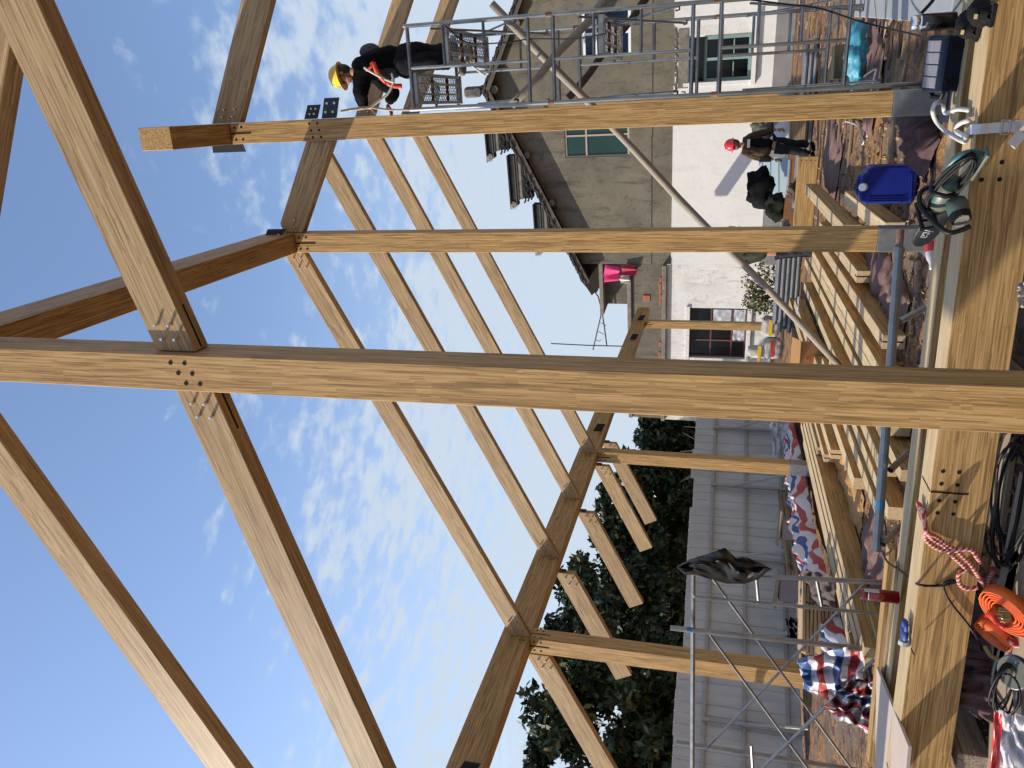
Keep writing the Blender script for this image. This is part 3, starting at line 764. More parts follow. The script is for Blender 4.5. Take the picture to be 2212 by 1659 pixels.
obj('rail', MB().tube([WQ(1262, 600), WQ(1292, 640), WQ(1301, 676), WQ(1306, 710), WQ(1311, 748)], .022, 6), POLE, dr)
obj('strut', MB().tube([WQ(1300, 674), WQ(1290, 716), WQ(1281, 756)], .02, 6), POLE, dr)
for (a, b_) in ((697, 1297), (716, 1292), (734, 1287)): obj('hook', MB().tube([WQ(b_, a), WQ(b_ + 7, a + 3), WQ(b_ + 12, a + 7 if a < 730 else a)], .012, 5), POLE, dr)

# ================================================================== corrugated site fence
def atd(Y, dep):
    X = 1539 - .0435 * (Y - 829.5); p = EYE + ray(X, Y) / 1661 * dep; return V((p.x, p.y, 0))
FA, FB = atd(860, 18.6), atd(1700, 12.9)
FD = (FB - FA).normalized(); FNn = V((-FD.y, FD.x, 0)); FNn = FNn if FNn.dot(EYE - FA) > 0 else -FNn
FL = (FB - FA).length
SHEET = mat('corrugated_sheet', (.50, .50, .49), .6, .1, (3, .7, (.34, .34, .335), (1, 1, .3)), .03)
RAILM = mat('fence_rail', (.36, .34, .31), .6, .2, (8, .5, (.22, .20, .18)))
fence = thing('site_fence', 'tall grey corrugated metal site fence with rails and props, in shade before the trees', 'fence', (FA + FB) / 2)
wsh = FL / 11
for k in range(11):
    hgt = (2.08, 2.08, 2.12, 2.05, 2.1, 2.1, 2.08, 2.07, 2.15, 2.16, 2.14)[k]
    mb = MB(); nr = 4; prof = []
    for r_ in range(nr):
        u = k * wsh + r_ * wsh / nr
        for du, dp in ((0, 0), (.80, 0), (.85, .022), (.95, .022)): prof.append((u + du * wsh / nr, dp))
    prof.append(((k + 1) * wsh + .02, 0))
    lift = .012 * (k % 2)
    bot = [FA + FD * u + FNn * (d_ + lift) + V((0, 0, .02)) for u, d_ in prof]; top = [p + V((0, 0, hgt)) for p in bot]
    n = len(prof); mb.add(bot + top, [(i, i + 1, n + i + 1, n + i) for i in range(n - 1)])
    obj('sheet', mb, SHEET, fence, recalc=False)
FM = Matrix((FD, FNn, V((0, 0, 1)))).transposed()
for zz in (.25, .98, 1.66):
    obj('rail', MB().box((FA + FB) / 2 + FNn * .07 + V((0, 0, zz)), (FL, .04, .055), FM), RAILM, fence)
for k, s in enumerate((.115, .30, .50, .69, .875)):
    p = FA + FD * FL * s + FNn * .12
    st_ = obj('stanchion', MB().box(p + V((0, 0, .85)), (.06, .06, 1.7), FM), RAILM, fence)
    obj('prop', MB().tube([p + V((0, 0, 1.25)), p + FNn * .95 + FD * .25 + V((0, 0, .05))], .028, 6), RAILM, st_)

# ================================================================== trees and the white house behind the fence
LEAF = [mat('leaf_dark', (.016, .029, .013), .55, 0, spec=.3), mat('leaf_mid', (.045, .070, .028), .55, spec=.3), mat('leaf_olive', (.095, .095, .032), .55, spec=.3), mat('leaf_yellow', (.17, .15, .045), .6, spec=.3)]
BARK = mat('bark', (.10, .082, .066), .9, 0, (7, .7, (.045, .038, .032), (1, 1, .3)), .4)
def leaf_cloud(mb, c, r, n, size, wts):
    c = V(c)
    for _ in range(n):
        d = V((random.gauss(0, 1), random.gauss(0, 1), random.gauss(0, 1))).normalized() * (random.random() ** .45)
        p = c + V((d.x * r[0], d.y * r[1], d.z * r[2]))
        q = V((random.gauss(0, 1), random.gauss(0, 1), random.gauss(0, 1) + .4)).normalized(); u = q.orthogonal().normalized(); v_ = q.cross(u)
        a = random.uniform(0, 6.28); u, v_ = u * math.cos(a) + v_ * math.sin(a), v_ * math.cos(a) - u * math.sin(a)
        s = size * random.uniform(.6, 1.3)
        mb.cur = random.choices((0, 1, 2, 3), wts)[0]
        mb.add([p - u * s, p + v_ * s * .5 + q * s * .1, p + u * s, p - v_ * s * .5], [(0, 1, 2, 3)])
def tree(label, base, h, rad_, seed, wts=(.5, .32, .14, .04), nl=80, size=.19, z0=.28, group='trees behind the fence'):
    random.seed(seed); base = V(base)
    o = thing('broadleaf_tree', label, 'tree', base, group=group)
    tk = MB(); lean = V((random.uniform(-.08, .08), random.uniform(-.08, .08), 0))
    pts = [base + lean * h * k / 5 + V((.1 * math.sin(k + seed), .08 * math.cos(k * 1.3 + seed), h * .62 * k / 5)) for k in range(6)]
    tk.tube(pts, [.20, .17, .14, .11, .08, .05], 8)
    cr = MB(); nb = 15
    for k in range(nb):
        a = 2.4 * k + seed; f_ = k / (nb - 1); zc = h * (z0 + (.93 - z0) * f_)
        rr_ = rad_ * (1.05 * math.sin(math.pi * min(1, .25 + .72 * (1 - f_)))) * random.uniform(.45, .95)
        st_ = pts[min(5, 1 + int(f_ * 4.5))]; en = base + lean * zc + V((math.cos(a) * rr_, math.sin(a) * rr_, zc))
        tk.tube(smoothpts([st_, st_.lerp(en, .5) + V((0, 0, .2)), en], 3), [.06, .052, .045, .038, .03, .022, .014], 5)
        for _ in range(9):
            c_ = en + V((random.gauss(0, .34), random.gauss(0, .34), random.gauss(0, .26))) * rad_ * .62
            r0 = rad_ * random.uniform(.13, .24)
            leaf_cloud(cr, c_, (r0 * 1.2, r0 * 1.2, r0 * .8), nl, size, wts)
    obj('trunk', tk, BARK, o, smooth=True); obj('crown', cr, LEAF, o, recalc=False)
    return o
def tpos(Y, dep): return atd(Y, dep)
tree('small tree showing between the big near post and the middle eave post', tpos(905, 44), 5.6, 2.2, 1, (.45, .35, .16, .04))
tree('bushy tree directly behind the middle eave post', tpos(1000, 42), 5.9, 2.4, 2, (.5, .34, .13, .03))
tree('dark tree right of the white gap over the fence, with yellowing leaves low down', tpos(1095, 40), 7.3, 2.6, 3, (.45, .3, .17, .08))
tree('tall dark tree behind the black plastic sheet, rising above the fence', tpos(1230, 38), 7.4, 3.0, 4, (.52, .32, .13, .03))
tree('tall evergreen behind the left eave post', tpos(1365, 33), 8.1, 2.9, 5, (.52, .32, .13, .03))
tree('tallest tree, at the far left over the fence', tpos(1505, 27), 7.6, 2.7, 6, (.5, .33, .13, .04))
tree('leafy tree cut off by the left picture edge', tpos(1645, 25), 7.5, 2.6, 7, (.5, .33, .13, .04))
# bare thorny bush among them
random.seed(11); mb = MB(); p0 = tpos(975, 21.5)
for k in range(46):
    a = random.uniform(0, 6.28); e = random.uniform(.3, 1.2); l_ = random.uniform(.9, 1.7)
    d = V((math.cos(a) * math.cos(e), math.sin(a) * math.cos(e), math.sin(e)))
    mb.tube([p0 + V((0, 0, 1.2)), p0 + V((0, 0, 1.2)) + d * l_ * .5 + V((random.gauss(0, .1), 0, .1)), p0 + V((0, 0, 1.2)) + d * l_], [.022, .014, .006], 4, False)
mb.tube([p0, p0 + V((0, 0, 1.3))], [.06, .03], 6)
obj('bare_bush', mb, mat('bare_twig', (.19, .14, .11), .9), label='leafless brown bush beside the middle eave post, among the trees', cat='bush')
vh = thing('white_house', 'pale house glimpsed between the tree trunks over the left of the fence', 'house', tpos(1330, 45))
c0 = tpos(1330, 45); VM = FM
vw = obj('wall', MB().box(c0 + V((0, 0, 2.0)), (9.5, 5, 4.0), FM), mat('shaded_white_wall', (.42, .42, .41), .9, 0, (1.5, .5, (.30, .30, .29))), vh)  # white wall with its shade mixed into the grey colour
mb = MB().prism([(-5.1, 0), (5.1, 0), (4.3, 1.1), (-4.3, 1.1)], -2.9, 2.9, Matrix.Translation(c0 + V((0, 0, 4.0))) @ FM.to_4x4()); obj('roof', mb, TILE, vh)
for k in (-2.6, 1.2):
    wv = obj('window', MB().box(c0 + FNn * 2.52 + FD * k + V((0, 0, 2.6)), (1.2, .08, 1.1), FM), GLASSD, vh)
    obj('window_frame', MB().box(c0 + FNn * 2.54 + FD * k + V((0, 0, 2.6)), (.06, .1, 1.1), FM), WHF, wv)
cb_ = tpos(1160, 50)
lit = thing('low_house', 'small sunlit white building in the gap above the fence between two dark trees', 'house', cb_)
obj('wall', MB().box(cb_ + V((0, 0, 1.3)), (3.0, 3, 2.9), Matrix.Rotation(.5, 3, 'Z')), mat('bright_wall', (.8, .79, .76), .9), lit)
obj('roof', MB().box(cb_ + V((0, 0, 2.8)), (3.3, 3.3, .12), Matrix.Rotation(.5, 3, 'Z'), .02), CONC, lit)
# ================================================================== timber lying on the site
def lumber(label, x0, x1, y0, y1, z0, z1, slot=None, group='glulam timbers laid out on the ground', m=GLU):
    a, b = V(((x0 + x1) / 2, y0, (z0 + z1) / 2)), V(((x0 + x1) / 2, y1, (z0 + z1) / 2))
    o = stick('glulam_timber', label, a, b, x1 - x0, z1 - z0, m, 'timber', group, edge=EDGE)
    if slot == 'near':
        slotplate(o, (a.x, y0, z0 + .02), (a.x, y0, z1 - .005), (0, -1, 0), .012)
        slotplate(o, (a.x, y0 + .002, z1), (a.x, y0 + .12, z1), (0, 0, 1), .012)
    return o
lumber('short ground timber with slotted end, just left of the post behind the chainsaw', -2.05, -1.91, 9.35, 13.2, .02, .22, 'near')
lumber('long ground timber with slotted end nearest the grey steel tube', -2.30, -2.16, 7.6, 13.6, .02, .22, 'near')
lumber('right one of the two ground timbers laid tight together', -2.60, -2.475, 7.2, 14.2, .02, .22)
lumber('left one of the two ground timbers laid tight together', -2.735, -2.605, 7.1, 14.3, .02, .22)
lumber('single narrow ground timber left of the tight pair', -2.935, -2.81, 7.0, 14.9, .02, .22)
lumber('ground timber the long leaning pole crosses near its foot', -3.34, -3.215, 7.0, 14.7, .02, .22, 'near')
lumber('ground timber under the near slotted one, left of the near post', -3.09, -2.98, 6.4, 9.0, .02, .2)
lumber('slotted ground timber ending under the left end of the steel tube', -3.76, -3.64, 6.95, 11.5, .02, .22, 'near')
lumber('far ground timber with bright top beside the carton', -4.05, -3.90, 11.9, 16.2, .02, .22)
lumber('farthest ground timber, behind the carton', -4.32, -4.16, 12.6, 17.4, .02, .22)
lumber('shorter angled ground timber beside the sawdust heap', -4.43, -4.30, 9.7, 13.4, .02, .25, 'near')
lumber('pair of stacked short timbers beside the blue can, lower one', -1.36, -1.2, 8.2, 11.0, .02, .2)
lumber('short timber lying over the pair by the blue can', -1.62, -1.46, 9.8, 14.6, .14, .34)
lumber('outer timber of the pile left of the sawdust, with a notch cut in its foot', -5.06, -4.94, 6.6, 12.8, .02, .26)
lumber('timber of the pile left of the sawdust, lying right against the notched one', -5.19, -5.07, 6.9, 12.6, .02, .27)
lumber('third timber of the pile left of the sawdust, lying inside it', -5.31, -5.20, 7.3, 12.9, .02, .28)
lumber('innermost timber of the pile, against the striped tarpaulin', -5.44, -5.32, 7.0, 12.4, .02, .27)
lumber('notched short block under the end of the timber pile', -5.0, -4.9, 6.45, 7.3, .02, .14)
for y in (10.9, 10.4):
    o = lumber('slotted timber end lying on the pile, %s' % ('the farther of two' if y > 10.6 else 'the nearer of two'), -4.93 + (.0 if y > 10.6 else .125), -4.81 + (.0 if y > 10.6 else .125), y, 13.6, .02, .25 if y > 10.6 else .22, 'near')
# wide plank behind the red-helmet man with four bolt holes
o = stick('glulam_timber', 'wide bamboo plank standing on edge behind the red-helmet man, four bolt holes at its end', (-1.10, 16.0, .19), (-2.9, 16.05, .19), .09, .36, GLU, 'timber', 'glulam timbers laid out on the ground')
for k in range(4): recess(o, (-1.17, 15.956, .06 + .085 * k), (0, -1, 0))
BAT = wood('pale_batten', (.36, .27, .17), (.27, .20, .12), (.15, .10, .06), rough=.8)
for k, (X, Ya, Yb) in enumerate(((1812, 250, 390), (1838, 262, 372), (1926, 250, 432), (1786, 262, 330), (1795, 330, 395))):
    a, b = onz(X + 3, Ya, .025), onz(X - 5, Yb, .025); b.y = a.y + (b.y - a.y) * .3
    stick('batten', ('pale batten on the ground by the white string loop', 'second batten near the blue can, half in sun', 'greyish batten behind the post shoe leading to the blue can', 'short batten near the feet of the red-helmet man', 'batten end beside the wide bamboo plank')[k], a, b, .07, .03, BAT if k != 2 else OLD, 'batten', 'loose battens on the ground')

# big foreground beams on bearers
fdir = V((-1, -.072, 0)).normalized()
def fore(label, o0, ln, wd, z0, z1, jt=()):
    a = V(o0); b = a + fdir * ln; c0 = V((a.x, a.y + wd / 2, (z0 + z1) / 2)); c1 = V((b.x, b.y + wd / 2, (z0 + z1) / 2))
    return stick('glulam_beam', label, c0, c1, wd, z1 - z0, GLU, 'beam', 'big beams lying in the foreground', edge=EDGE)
F1 = fore('nearest big beam lying across the whole foreground', (1.9, 4.575, 0), 6.6, .215, .25, .55)
F2 = fore('second big foreground beam, just behind the nearest one', (1.9, 5.20, 0), 6.4, .2, .18, .48)
def f1(x): return 4.575 + (x - 1.9) * .072          # front face of F1
for xj, n in ((-2.12, 4), (-4.12, 4)):
    yf = f1(xj)
    slotplate(F1, (xj, yf, .548), (xj, yf, .36), (0, -1, 0), .010)
    slotplate(F1, (xj, yf + .004, .55), (xj, yf + .19, .55), (0, 0, 1), .008)
    for dx in (-.125, -.05, .05, .125):
        for z in (.50, .42): recess(F1, (xj + dx, f1(xj + dx), z), (0, -1, 0))
for dx in (0, .09):
    for z in (.50, .42): recess(F1, (-.44 + dx * .9, f1(-.44 + dx), z), (0, -1, 0))
for x in (.05, .11): recess(F2, (x, 5.20 + (x - 1.9) * .072, .43), (0, -1, 0))
for x in (-1.62, -3.9, 1.2, -.4):
    stick('bearer', {-1.62: 'rough bearer under the foreground beams near the post', -3.9: 'rough bearer under the left end of the foreground beams', 1.2: 'bearer under the right end of the foreground beams', -.4: 'bearer under the foreground beams below the chainsaw'}[x], (x, 4.2, .11), (x, 5.6, .11), .12, .18 if x != -1.62 else .2, OLD, 'bearer', 'bearers under the foreground beams')
stick('plank', 'thin pale plank lying along the second foreground beam', onz(1889, 1600, .49), onz(1938, 1215, .49), .05, .02, BAT, 'plank')
stick('plank', 'narrow timber strip behind the second foreground beam, red thermos beside it', onz(1880, 1640, .42), onz(1925, 1180, .42), .10, .05, GLU, 'plank')
PLY = mat('plywood_face', (.52, .43, .37), .75, 0, (5, .4, (.44, .35, .29)))
mb = MB(); q = [onz(1893, 1440, .52), onz(1962, 1612, .572), onz(1955, 1690, .572), onz(1890, 1690, .52)]
mb.add(q + [p - V((0, 0, .018)) for p in q], [(0, 1, 2, 3), (7, 6, 5, 4), (0, 4, 5, 1), (1, 5, 6, 2), (2, 6, 7, 3), (3, 7, 4, 0)])
obj('plywood_board', mb, PLY, label='pinkish plywood board lying at the left end of the second beam', cat='board')

# bamboo board stack and plank heaps by the fence
random.seed(5)
st_ = thing('board_stack', 'stack of thin bamboo boards behind the left scaffold, their edges showing', 'stack', onz(1800, 1370, 0), group=None)
for k in range(11):
    a = onz(1828, 1300, .03); b = onz(1828, 1440, .03)
    z = .03 + .045 * k
    obj('board', MB().box((0, 0, 0), ((b - a).length + random.uniform(-.1, .1), .5, .036), ch=.003), GLU2, st_, frame(b - a, (0, 0, 1), (a + b) / 2 + V((random.uniform(-.04, .04), .25 + random.uniform(-.02, .02), z + .02))))
st_ = thing('plank_heap', 'long heap of brown planks along the foot of the fence', 'heap', onz(1725, 1130, 0))
for k in range(14):
    r_, c_ = k // 4, k % 4
    p0 = onz(1712, 1085, 0); p1 = onz(1742, 1262, 0)
    o_ = V((c_ * .13 + random.uniform(-.02, .02), random.uniform(-.5, .4), .06 + .07 * r_))
    obj('plank', MB().box((0, 0, 0), ((p1 - p0).length * random.uniform(.9, 1.05), .115, .06), ch=.004), BAT if k % 3 else GLU2, st_, frame(p1 - p0, (0, 0, 1), (p0 + p1) / 2 + o_))

lumber('ground timber right of the angled one, half under the leaning pole line', -4.14, -4.0, 8.3, 11.6, .02, .2)
lumber('wide ground timber between the slotted one and the near post', -3.62, -3.49, 6.7, 11.0, .02, .19)
# ================================================================== scaffold tower on the right
PIPE = .022
sc_ = thing('scaffold_tower', 'tall galvanised tube scaffold tower the yellow-helmet worker stands on', 'scaffold', (.45, 9.0, 0))
XL, XR, YA, YB = .045, .872, 8.3, 9.85
zs = [0, 1.86, 3.49, 5.05]
xm = XL + (XR - XL) * .50
for y in (YA, YB):
    for x in (XL, XR):
        for k in range(3):
            u_ = obj('upright', MB().cyl((x, y, zs[k] + .01), (x, y, zs[k + 1]), PIPE, 10), TUBE, sc_)
            if k: obj('coupling', MB().cyl((x, y, zs[k] - .03), (x, y, zs[k] + .03), PIPE + .004, 10), mat('rusty_steel', (.20, .10, .06), .8, .3, (20, .6, (.28, .25, .23))), u_)
            obj('brace_pin', MB().tube([(x, y, zs[k] + .35), (x + .05 * (1 if x == XL else -1), y, zs[k] + .35), (x + .055 * (1 if x == XL else -1), y, zs[k] + .39)], .009, 5), DARKST, u_)
    for k in range(3):
        top, bot = zs[k + 1] - .04, (zs[k] + .22 if k else .68)
        for z in (top, bot): obj('ledger', MB().cyl((XL, y, z), (XR, y, z), PIPE * .92, 10), TUBE, sc_)
        obj('inner_post', MB().cyl((xm, y, bot), (xm, y, top), PIPE * .75, 8), TUBE, sc_)
        for f_ in (.36, .70): obj('rung', MB().cyl((xm, y, bot + (top - bot) * f_), (XR, y, bot + (top - bot) * f_), PIPE * .72, 8), TUBE, sc_)
for x in (XL + .03, XR - .03):
    for k in range(3):
        for (za, zb) in ((zs[k] + .35, zs[k + 1] - .3), (zs[k + 1] - .3, zs[k] + .35)):
            d_ = .012 if za < zb else -.012
            obj('cross_brace', MB().cyl((x + d_, YA, za), (x + d_, YB, zb), .012, 6), TUBE, sc_)
RUST = mat('rust_brown_bar', (.13, .065, .045), .8, .3)
def deck(x0, x1, z, tag_):
    d = obj('deck', MB().box(((x0 + x1) / 2, YA + .03, z), (x1 - x0, .05, .06), ch=.004).box(((x0 + x1) / 2, YB - .03, z), (x1 - x0, .05, .06), ch=.004)
            .box((x0 + .02, (YA + YB) / 2, z), (.035, YB - YA - .1, .05)).box((x1 - .02, (YA + YB) / 2, z), (.035, YB - YA - .1, .05)), TUBE, sc_)
    for k in range(1, 3): obj('deck_bearer', MB().box((x0 + (x1 - x0) * k / 3, (YA + YB) / 2, z - .01), (.022, YB - YA - .1, .03)), TUBE, d)
    for k in range(1, 3): obj('cross_bar', MB().box(((x0 + x1) / 2, YA + (YB - YA) * k / 3, z - .012), (x1 - x0 - .06, .022, .03)), RUST, d)
    mb = MB(); wx, wy = x1 - x0 - .06, YB - YA - .1; st = .062; n = int((wx + wy) / st)
    for sgn in (1, -1):
        for k in range(n + 1):
            s = k * st
            a0 = (max(0, s - wy), min(s, wy)); a1 = (min(s, wx), max(0, s - wx))
            if sgn < 0: a0 = (wx - a0[0], a0[1]); a1 = (wx - a1[0], a1[1])
            mb.tube([(x0 + .03 + a0[0], YA + .05 + a0[1], z + .02), (x0 + .03 + a1[0], YA + .05 + a1[1], z + .02)], .0045, 3, False)
    obj('mesh_infill', mb, TUBE, d, kind='stuff')
deck(xm + .02, XR - .03, 4.60, 0); deck(XL + .05, xm - .04, 4.98, 1); deck(xm + .02, XR - .03, 2.97, 2)
CEMP = mat('cement_dusty_pole', (.30, .265, .22), .85, 0, (16, .7, (.22, .19, .16), (.5, 1, 1)), .2)
def pole(label, a, b, r, m): 
    a, b = V(a), V(b); M = frame(b - a, (0, 0, 1), (a + b) / 2); h = (b - a).length / 2
    return obj('wooden_pole', MB().tube([(-h + 2 * h * k / 8, .012 * math.sin(k * 1.3), .01 * math.cos(k * 1.7)) for k in range(9)], [r * (1 + .05 * math.sin(k * 2.1)) for k in range(9)], 10), m, None, M, smooth=True, label=label, cat='pole', group='props leaning about the scaffold')
pole('long dusty wooden prop leaning from the ground timbers up across the scaffold', onz(1814, 789, .25), ony(1063, 6, 8.6), .042, CEMP)
pole('short dusty prop crossing the long one inside the scaffold', ony(1106, 229, 8.45), ony(1325, -18, 8.75), .042, CEMP)
pole('dark brown prop behind the scaffold, pointing up to the left', ony(1229, 213, 10.2), ony(1410, -20, 10.6), .045, mat('dark_pole', (.075, .05, .038), .85))
BLACKC = mat('black_rubber_cable', (.007, .007, .008), .5, spec=.25)
obj('power_cable', MB().tube(smoothpts([ony(962, 55, 8.2), ony(1010, 92, 8.24), ony(1090, 92, 8.25), ony(1150, 84, 8.3), ony(1240, 84, 8.25), ony(1310, 72, 8.2)], 5), .007, 5), BLACKC, label='thin black cable strung along the scaffold rails behind the crossed props', cat='cable')
obj('power_cable', MB().tube(smoothpts([ony(1560, -8, 8.1), ony(1690, 8, 8.1), ony(1770, 18, 8.0), ony(1850, 44, 7.8), ony(1920, 62, 7.4), ony(1990, 78, 6.6), ony(2025, 95, 5.8)], 6), .008, 5), BLACKC, label='black cable sagging from the scaffold down to the tool case', cat='cable')

# ================================================================== people
CREASE = bpy.data.textures.new('creases', 'CLOUDS'); CREASE.noise_scale = .10; CREASE.noise_depth = 2
def skin(name, pts, edges, rads, m, par, sub=2, root=0, sq=None):
    me = bpy.data.meshes.new(name); pinv = pw(par).inverted()
    me.from_pydata([pinv @ V(p) for p in pts], edges, []); me.materials.append(m)
    o = bpy.data.objects.new(name, me); COL.objects.link(o); o.parent = par
    md = o.modifiers.new('skin', 'SKIN'); md.use_smooth_shade = True
    for i, r in enumerate(rads):
        sv = me.skin_vertices[0].data[i]; sv.radius = (r, r) if not isinstance(r, tuple) else r; sv.use_root = (i == root)
    cl_ = name in ('jacket', 'trousers', 'vest')
    sb = o.modifiers.new('sub', 'SUBSURF'); sb.levels = sb.render_levels = sub + (1 if cl_ else 0)
    if cl_:                                    # creases in the cloth
        dm = o.modifiers.new('creases', 'DISPLACE'); dm.texture = CREASE; dm.texture_coords = 'GLOBAL'; dm.strength = .045; dm.mid_level = .5
    return o
SKINM = mat('skin', (.34, .17, .11), .55, spec=.3)
def hand(par, wrist, tip_dir, thumb_dir, m=SKINM, s=1.0):
    w_ = V(wrist); d = V(tip_dir).normalized(); t_ = V(thumb_dir); t_ = (t_ - d * t_.dot(d)).normalized(); nrm = d.cross(t_)
    pts = [w_, w_ + d * .05 * s, w_ + d * .085 * s]; ed = [(0, 1), (1, 2)]; rr = [.026 * s, (.030 * s, .022 * s), (.032 * s, .018 * s)]
    for k, ln in enumerate((.07, .08, .075, .06)):
        o_ = t_ * (.027 - .018 * k) * s; b_ = len(pts)
        p1 = w_ + d * .09 * s + o_; p2 = p1 + d * ln * .55 * s + nrm * .012 * s; p3 = p2 + d * ln * .35 * s + nrm * .03 * s
        pts += [p1, p2, p3]; ed += [(2, b_), (b_, b_ + 1), (b_ + 1, b_ + 2)]; rr += [.010 * s, .009 * s, .008 * s]
    b_ = len(pts); p1 = w_ + d * .03 * s + t_ * .035 * s; pts += [p1, p1 + d * .03 * s + t_ * .022 * s, p1 + d * .055 * s + t_ * .026 * s]
    ed += [(1, b_), (b_, b_ + 1), (b_ + 1, b_ + 2)]; rr += [.012 * s, .010 * s, .008 * s]
    return skin('hand', pts, ed, rr, m, par, 1)
def head(par, c, up, face, hm, brim, hair, shell_label=None):
    """head with face, ears and hair; safety helmet over it"""
    up = V(up).normalized(); f_ = V(face); f_ = (f_ - up * f_.dot(up)).normalized(); s_ = up.cross(f_)
    M = Matrix((f_, s_, up)).transposed().to_4x4(); M.translation = V(c)
    mb = MB().ball((0, 0, 0), .1, 16, 12, (.98, .78, 1.18))
    for i, v_ in enumerate(mb.v):
        x, y, z = v_
        if z < -.03: x = x + .012; y *= 1 - .9 * min(.1, -z - .03) / .1 * .35
        if x > .07 and abs(y) < .02 and -.045 < z < .0: x += .022
        mb.v[i] = (x, y, z)
    hd = obj('head', mb, SKINM, par, M, smooth=True)
    e_ = MB()
    for sy in (-1, 1): e_.ball((.086, .032 * sy, .008), .011, 6, 5)
    obj('eye', e_, HOLE, hd, M)
    obj('mouth', MB().box((.098, 0, -.066), (.012, .042, .008)), mat('lip', (.22, .07, .06), .6), hd, M)
    e_ = MB()
    for sy in (-1, 1): e_.ball((-.005, .08 * sy, -.008), .03, 8, 6, (.7, .3, 1))
    obj('ear', e_, SKINM, hd, M)
    obj('hair', MB().ball((-.022, 0, .012), .104, 14, 9, (.95, .80, 1.12)), hair, hd, M, smooth=True)
    prof = [(.001, .145), (.05, .138), (.09, .112), (.115, .07), (.126, .02), (.132, -.005), (.15, -.012), (.15, -.018), (.128, -.016)]
    sh = MB().lathe(prof[::-1], (-.005, 0, .045), n=20)
    for i, v_ in enumerate(sh.v):
        x, y, z = v_
        if z < .045: x = x * (1.22 if x > 0 else 1.0)
        sh.v[i] = (x, y * .9, z)
    sh.tube([(-.12, 0, .09), (-.08, 0, .165), (0, 0, .196), (.08, 0, .17), (.125, 0, .085)], .012, 6)
    hl = obj('helmet', sh, hm, par, M, smooth=True)
    obj('chin_strap', MB().tube([(.0, .085, .04), (.035, .075, -.05), (.055, .0, -.118), (.035, -.075, -.05), (.0, -.085, .04)], .005, 5), brim, hl, M)
    obj('suspension_band', MB().tube([(.1 * math.cos(a), .088 * math.sin(a), .035) for a in [i * math.pi / 8 for i in range(16)]], .012, 5, closed=True), mat('white_band', (.55, .54, .5), .7), hl, M)
    return hd
YEL = mat('yellow_helmet_plastic', (.80, .52, .03), .3, spec=.6, coat=.3)
REDH = mat('red_helmet_plastic', (.62, .02, .025), .3, spec=.6, coat=.3)
HAIRM = mat('black_hair', (.015, .013, .012), .6)
BLK = mat('black_jacket', (.005, .005, .006), .85, 0, (8, .5, (.010, .010, .013)), spec=.06)
NAVY = mat('dark_work_trousers', (.008, .009, .013), .85, 0, (10, .5, (.035, .035, .038), (1, 1, .4)), .3, spec=.06)
BOOT = mat('worn_boot', (.09, .075, .055), .85, 0, (20, .6, (.25, .23, .19)))
ORANGE = mat('harness_webbing', (.75, .095, .05), .6)
# worker on the scaffold, bending toward the ridge
G9 = lambda X, Y, y=9.0: ony(X, Y, y)
wk = thing('person', 'worker in yellow helmet, black clothes and orange harness bending over from the scaffold deck', 'person', (.6, 9.0, 4.63))
hip = G9(872, 131, 9.05); chest = G9(798, 138, 9.0); neck = G9(772, 153, 8.98); shR = G9(783, 160, 8.85); shL = G9(783, 142, 9.18)
elR = G9(778, 204, 8.8); waR = G9(788, 230, 8.92); elL = G9(853, 200, 9.2); waL = G9(836, 224, 9.2)
kn1 = V((hip.x - .02, 8.98, 5.05)); kn2 = V((hip.x + .06, 9.25, 5.05))
an1 = V((hip.x - .05, 9.1, 4.74)); an2 = V((hip.x + .10, 9.4, 4.74))
hc = G9(743, 161, 8.98)
# one continuous body under the clothes
skin('body', [hip, chest, neck, hc.lerp(neck, .4), shR, elR, waR, shL, elL, waL, kn1, an1, kn2, an2],
     [(0, 1), (1, 2), (2, 3), (1, 4), (4, 5), (5, 6), (1, 7), (7, 8), (8, 9), (0, 10), (10, 11), (0, 12), (12, 13)],
     [.09, .10, .07, .055, .055, .045, .034, .055, .045, .034, .05, .04, .05, .04], SKINM, wk)
head(wk, hc, (hc - neck), (-.75, -.05, -.55), YEL, mat('strap_dark', (.03, .03, .03), .7), HAIRM)
lo_ = hip.lerp(chest, .15)
skin('jacket', [hip.lerp(chest, -.05), hip.lerp(chest, .5), chest, neck.lerp(chest, .35), shR, shR.lerp(elR, .5) , elR, waR, shL, shL.lerp(elL, .5), elL, waL],
     [(0, 1), (1, 2), (2, 3), (2, 4), (4, 5), (5, 6), (6, 7), (2, 8), (8, 9), (9, 10), (10, 11)],
     [(.19, .19), (.20, .20), (.22, .19), .12, .12, .10, .088, .06, .12, .10, .088, .06], BLK, wk)
skin('trousers', [hip.lerp(chest, .3), hip, hip + V((-.07, -.06, -.12)), kn1, an1 + V((0, 0, .05)), hip + V((.07, .06, -.12)), kn2, an2 + V((0, 0, .05))],
     [(0, 1), (1, 2), (2, 3), (3, 4), (1, 5), (5, 6), (6, 7)], [.18, .19, .14, .11, .10, .14, .11, .10], NAVY, wk)
for a in (an1, an2):
    skin('boot', [a + V((.0, .02, .06)), a + V((0, .02, -.05)), a + V((-.08, -.05, -.07)), a + V((-.16, -.08, -.075))], [(0, 1), (1, 2), (2, 3)], [.062, .058, .05, .045], BOOT, wk, 1)
hand(wk, waR, (-.2, .0, -.6), (0, -1, 0)); hand(wk, waL, (-.6, 0, -.3), (0, -1, .2))
